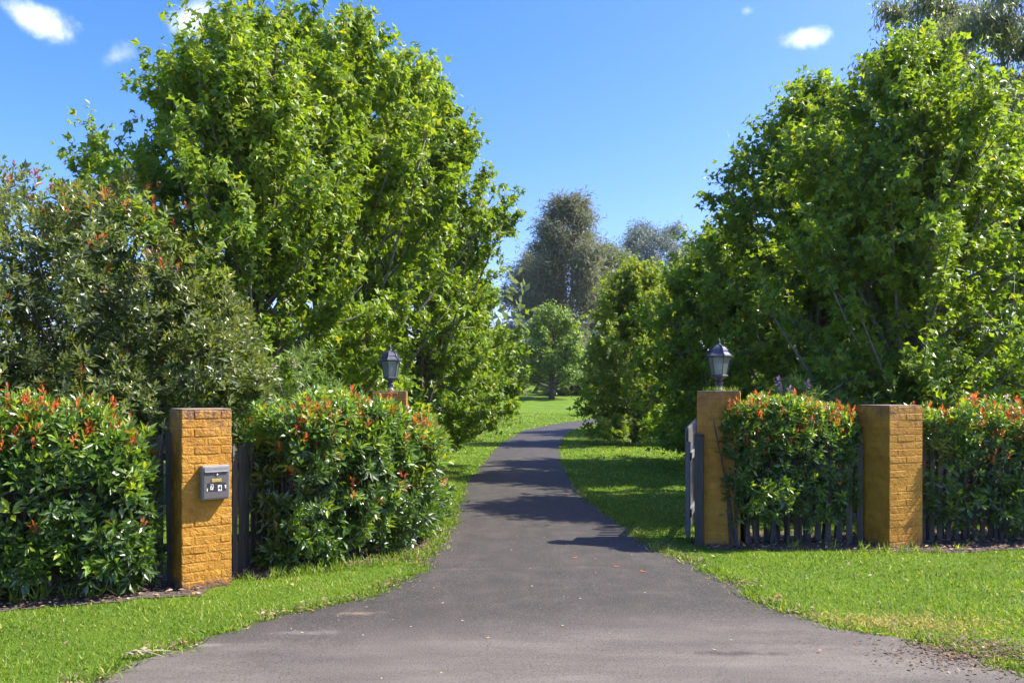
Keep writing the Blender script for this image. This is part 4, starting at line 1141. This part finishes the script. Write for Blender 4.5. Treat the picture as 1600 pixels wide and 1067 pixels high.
# dry palm strip at the left edge of the drive
fx, fy = gpt(228, 1027)
fr = empty('dead_frond', (fx, fy, .02), .15); tag(fr, 'dry curled palm frond on the left edge of the drive', 'frond')
for k in range(7):
    a = rl.normal(.1, .5); L = rl.uniform(.15, .42)
    p = [(L*t*math.cos(a)-.15, L*t*math.sin(a)+.02*math.sin(t*4+k), .012+.035*math.sin(t*3)*rl.random()) for t in np.linspace(0,1,6)]
    MB().tube(p, [.002,.006,.007,.006,.004,.001], 4).build('leaflet', M['dry_grass'] if False else M['straw'] if 'straw' in M else M.setdefault('straw', plain('straw', (.34,.29,.16), .7, var=.3)), fr)

# tufts growing on the gate pillar tops and in the beds
def tufts(label, spots, sc):
    parts = []
    for i, (x, y, z) in enumerate(spots):
        r_ = np.random.default_rng(300+i+len(spots)); n = 24
        d = np.stack([r_.normal(0,.5,n), r_.normal(0,.5,n), np.ones(n)], 1)
        V, T = scatter(*LEAF['needle'], np.column_stack([x+r_.normal(0,.03,n), y+r_.normal(0,.03,n), np.full(n, z)]), frames(r_.normal(0,1,(n,3)), d), sc*r_.uniform(.05,.19,n))
        parts.append((V, T, np.repeat(np.clip(r_.normal(.6,.25,n),0,1), 2)))
    V, T, t = join_arrays(parts)
    tag(link_mesh('weeds', tri_mesh('weeds', V, T, t), M['grass']), label, 'weeds', kind='stuff')
for P, lb in ((RG, 'thin grass growing on top of the right gate pillar'), (LG, 'thin grass growing on top of the left gate pillar')):
    tufts(lb, [(P['m'][0]+math.cos(a)*.16*q, P['m'][1]+math.sin(a)*.16*q, P['H']-.003) for a, q in [(rl.uniform(0,6.28), rl.uniform(.8,1.4)) for _ in range(9)]], .5)
tufts('tall grass at the foot of the big left hedge', [(x+rl.normal(0,.06), y+rl.normal(0,.06), .004) for x, y in [(-2.5+t*1.45, 8.0+t*1.12) for t in np.linspace(0,1,26)]]+[(-.98,9.6,.004),(-.92,10.0,.004),(-.95,9.8,.004)], .85)
tufts('sparse weeds in the mulch left of the mailbox pillar', [gpt(px,py)+(.006,) for px,py in ((195,928),(190,930),(150,935),(60,940),(66,938),(110,938),(25,944))], 1.2)
tufts('weeds at the foot of the bare right pillar', [gpt(px,py)+(.006,) for px,py in ((1372,864),(1384,866),(1412,866),(1430,863),(1465,864),(1350,862),(1500,860),(1300,858),(1240,858))], .9)

# ------------------------------------------------------------------ the wood that closes the view behind the lawn
rw = np.random.default_rng(500)
pos = []
for k in range(150):
    x = rw.uniform(-85, 105); y = 84+.10*abs(x-5)+rw.uniform(0, 14)
    if -6 < x < 26: y += 10
    hh = rw.uniform(4.0, 8.5); r_ = rw.uniform(2.0, 3.6)
    n = 75
    d = norm(rw.normal(0,1,(n,3))); q = (1-np.abs(rw.normal(0,.18,n)))[:, None]
    pos.append(np.array([x, y, float(ground_z(y))+hh*.5])+d*q*np.array([r_, r_, hh*.55]))
for k in range(26):
    x = X_at(rw.uniform(745, 985), 80); y = rw.uniform(78.5, 84); hh = rw.uniform(1.8, 4.2); r_ = rw.uniform(1.0, 1.9); n = 90
    if x < 0.5: hh *= 2.9
    d = norm(rw.normal(0,1,(n,3))); q = (1-np.abs(rw.normal(0,.18,n)))[:, None]
    pos.append(np.array([x, y, float(ground_z(y))+hh*.5])+d*q*np.array([r_, r_, hh*.55]))
pos = np.concatenate(pos); N = len(pos)
V, T = scatter(*LEAF['round'], pos, frames(np.array([0,0,.5])+rw.normal(0,.7,(N,3)), rw.normal(0,1,(N,3))+np.array([0,0,-.3])), rw.uniform(.7,1.3,N))
tag(link_mesh('far_wood', tri_mesh('far_wood', V, T, np.repeat(np.clip(rw.normal(.4,.22,N),0,.9), 4)), M['eucalypt']), 'dark scrubby wood closing the view beyond the far lawn', 'wood', kind='stuff')

# ------------------------------------------------------------------ thin summer haze over the whole place
hm, hn, hl, hout = nt('thin_haze')
pv = hn.new('ShaderNodeVolumePrincipled'); pv.inputs['Color'].default_value = (.93,.96,1,1); pv.inputs['Density'].default_value = .00016; pv.inputs['Anisotropy'].default_value = .2
hl.new(pv.outputs[0], hout.inputs['Volume'])
hz_ = MB().box(-620, 620, -40, 920, -1.5, 62).build('haze', hm)
tag(hz_, 'thin pale summer haze filling the air between the viewer and far trees', 'haze', kind='stuff')
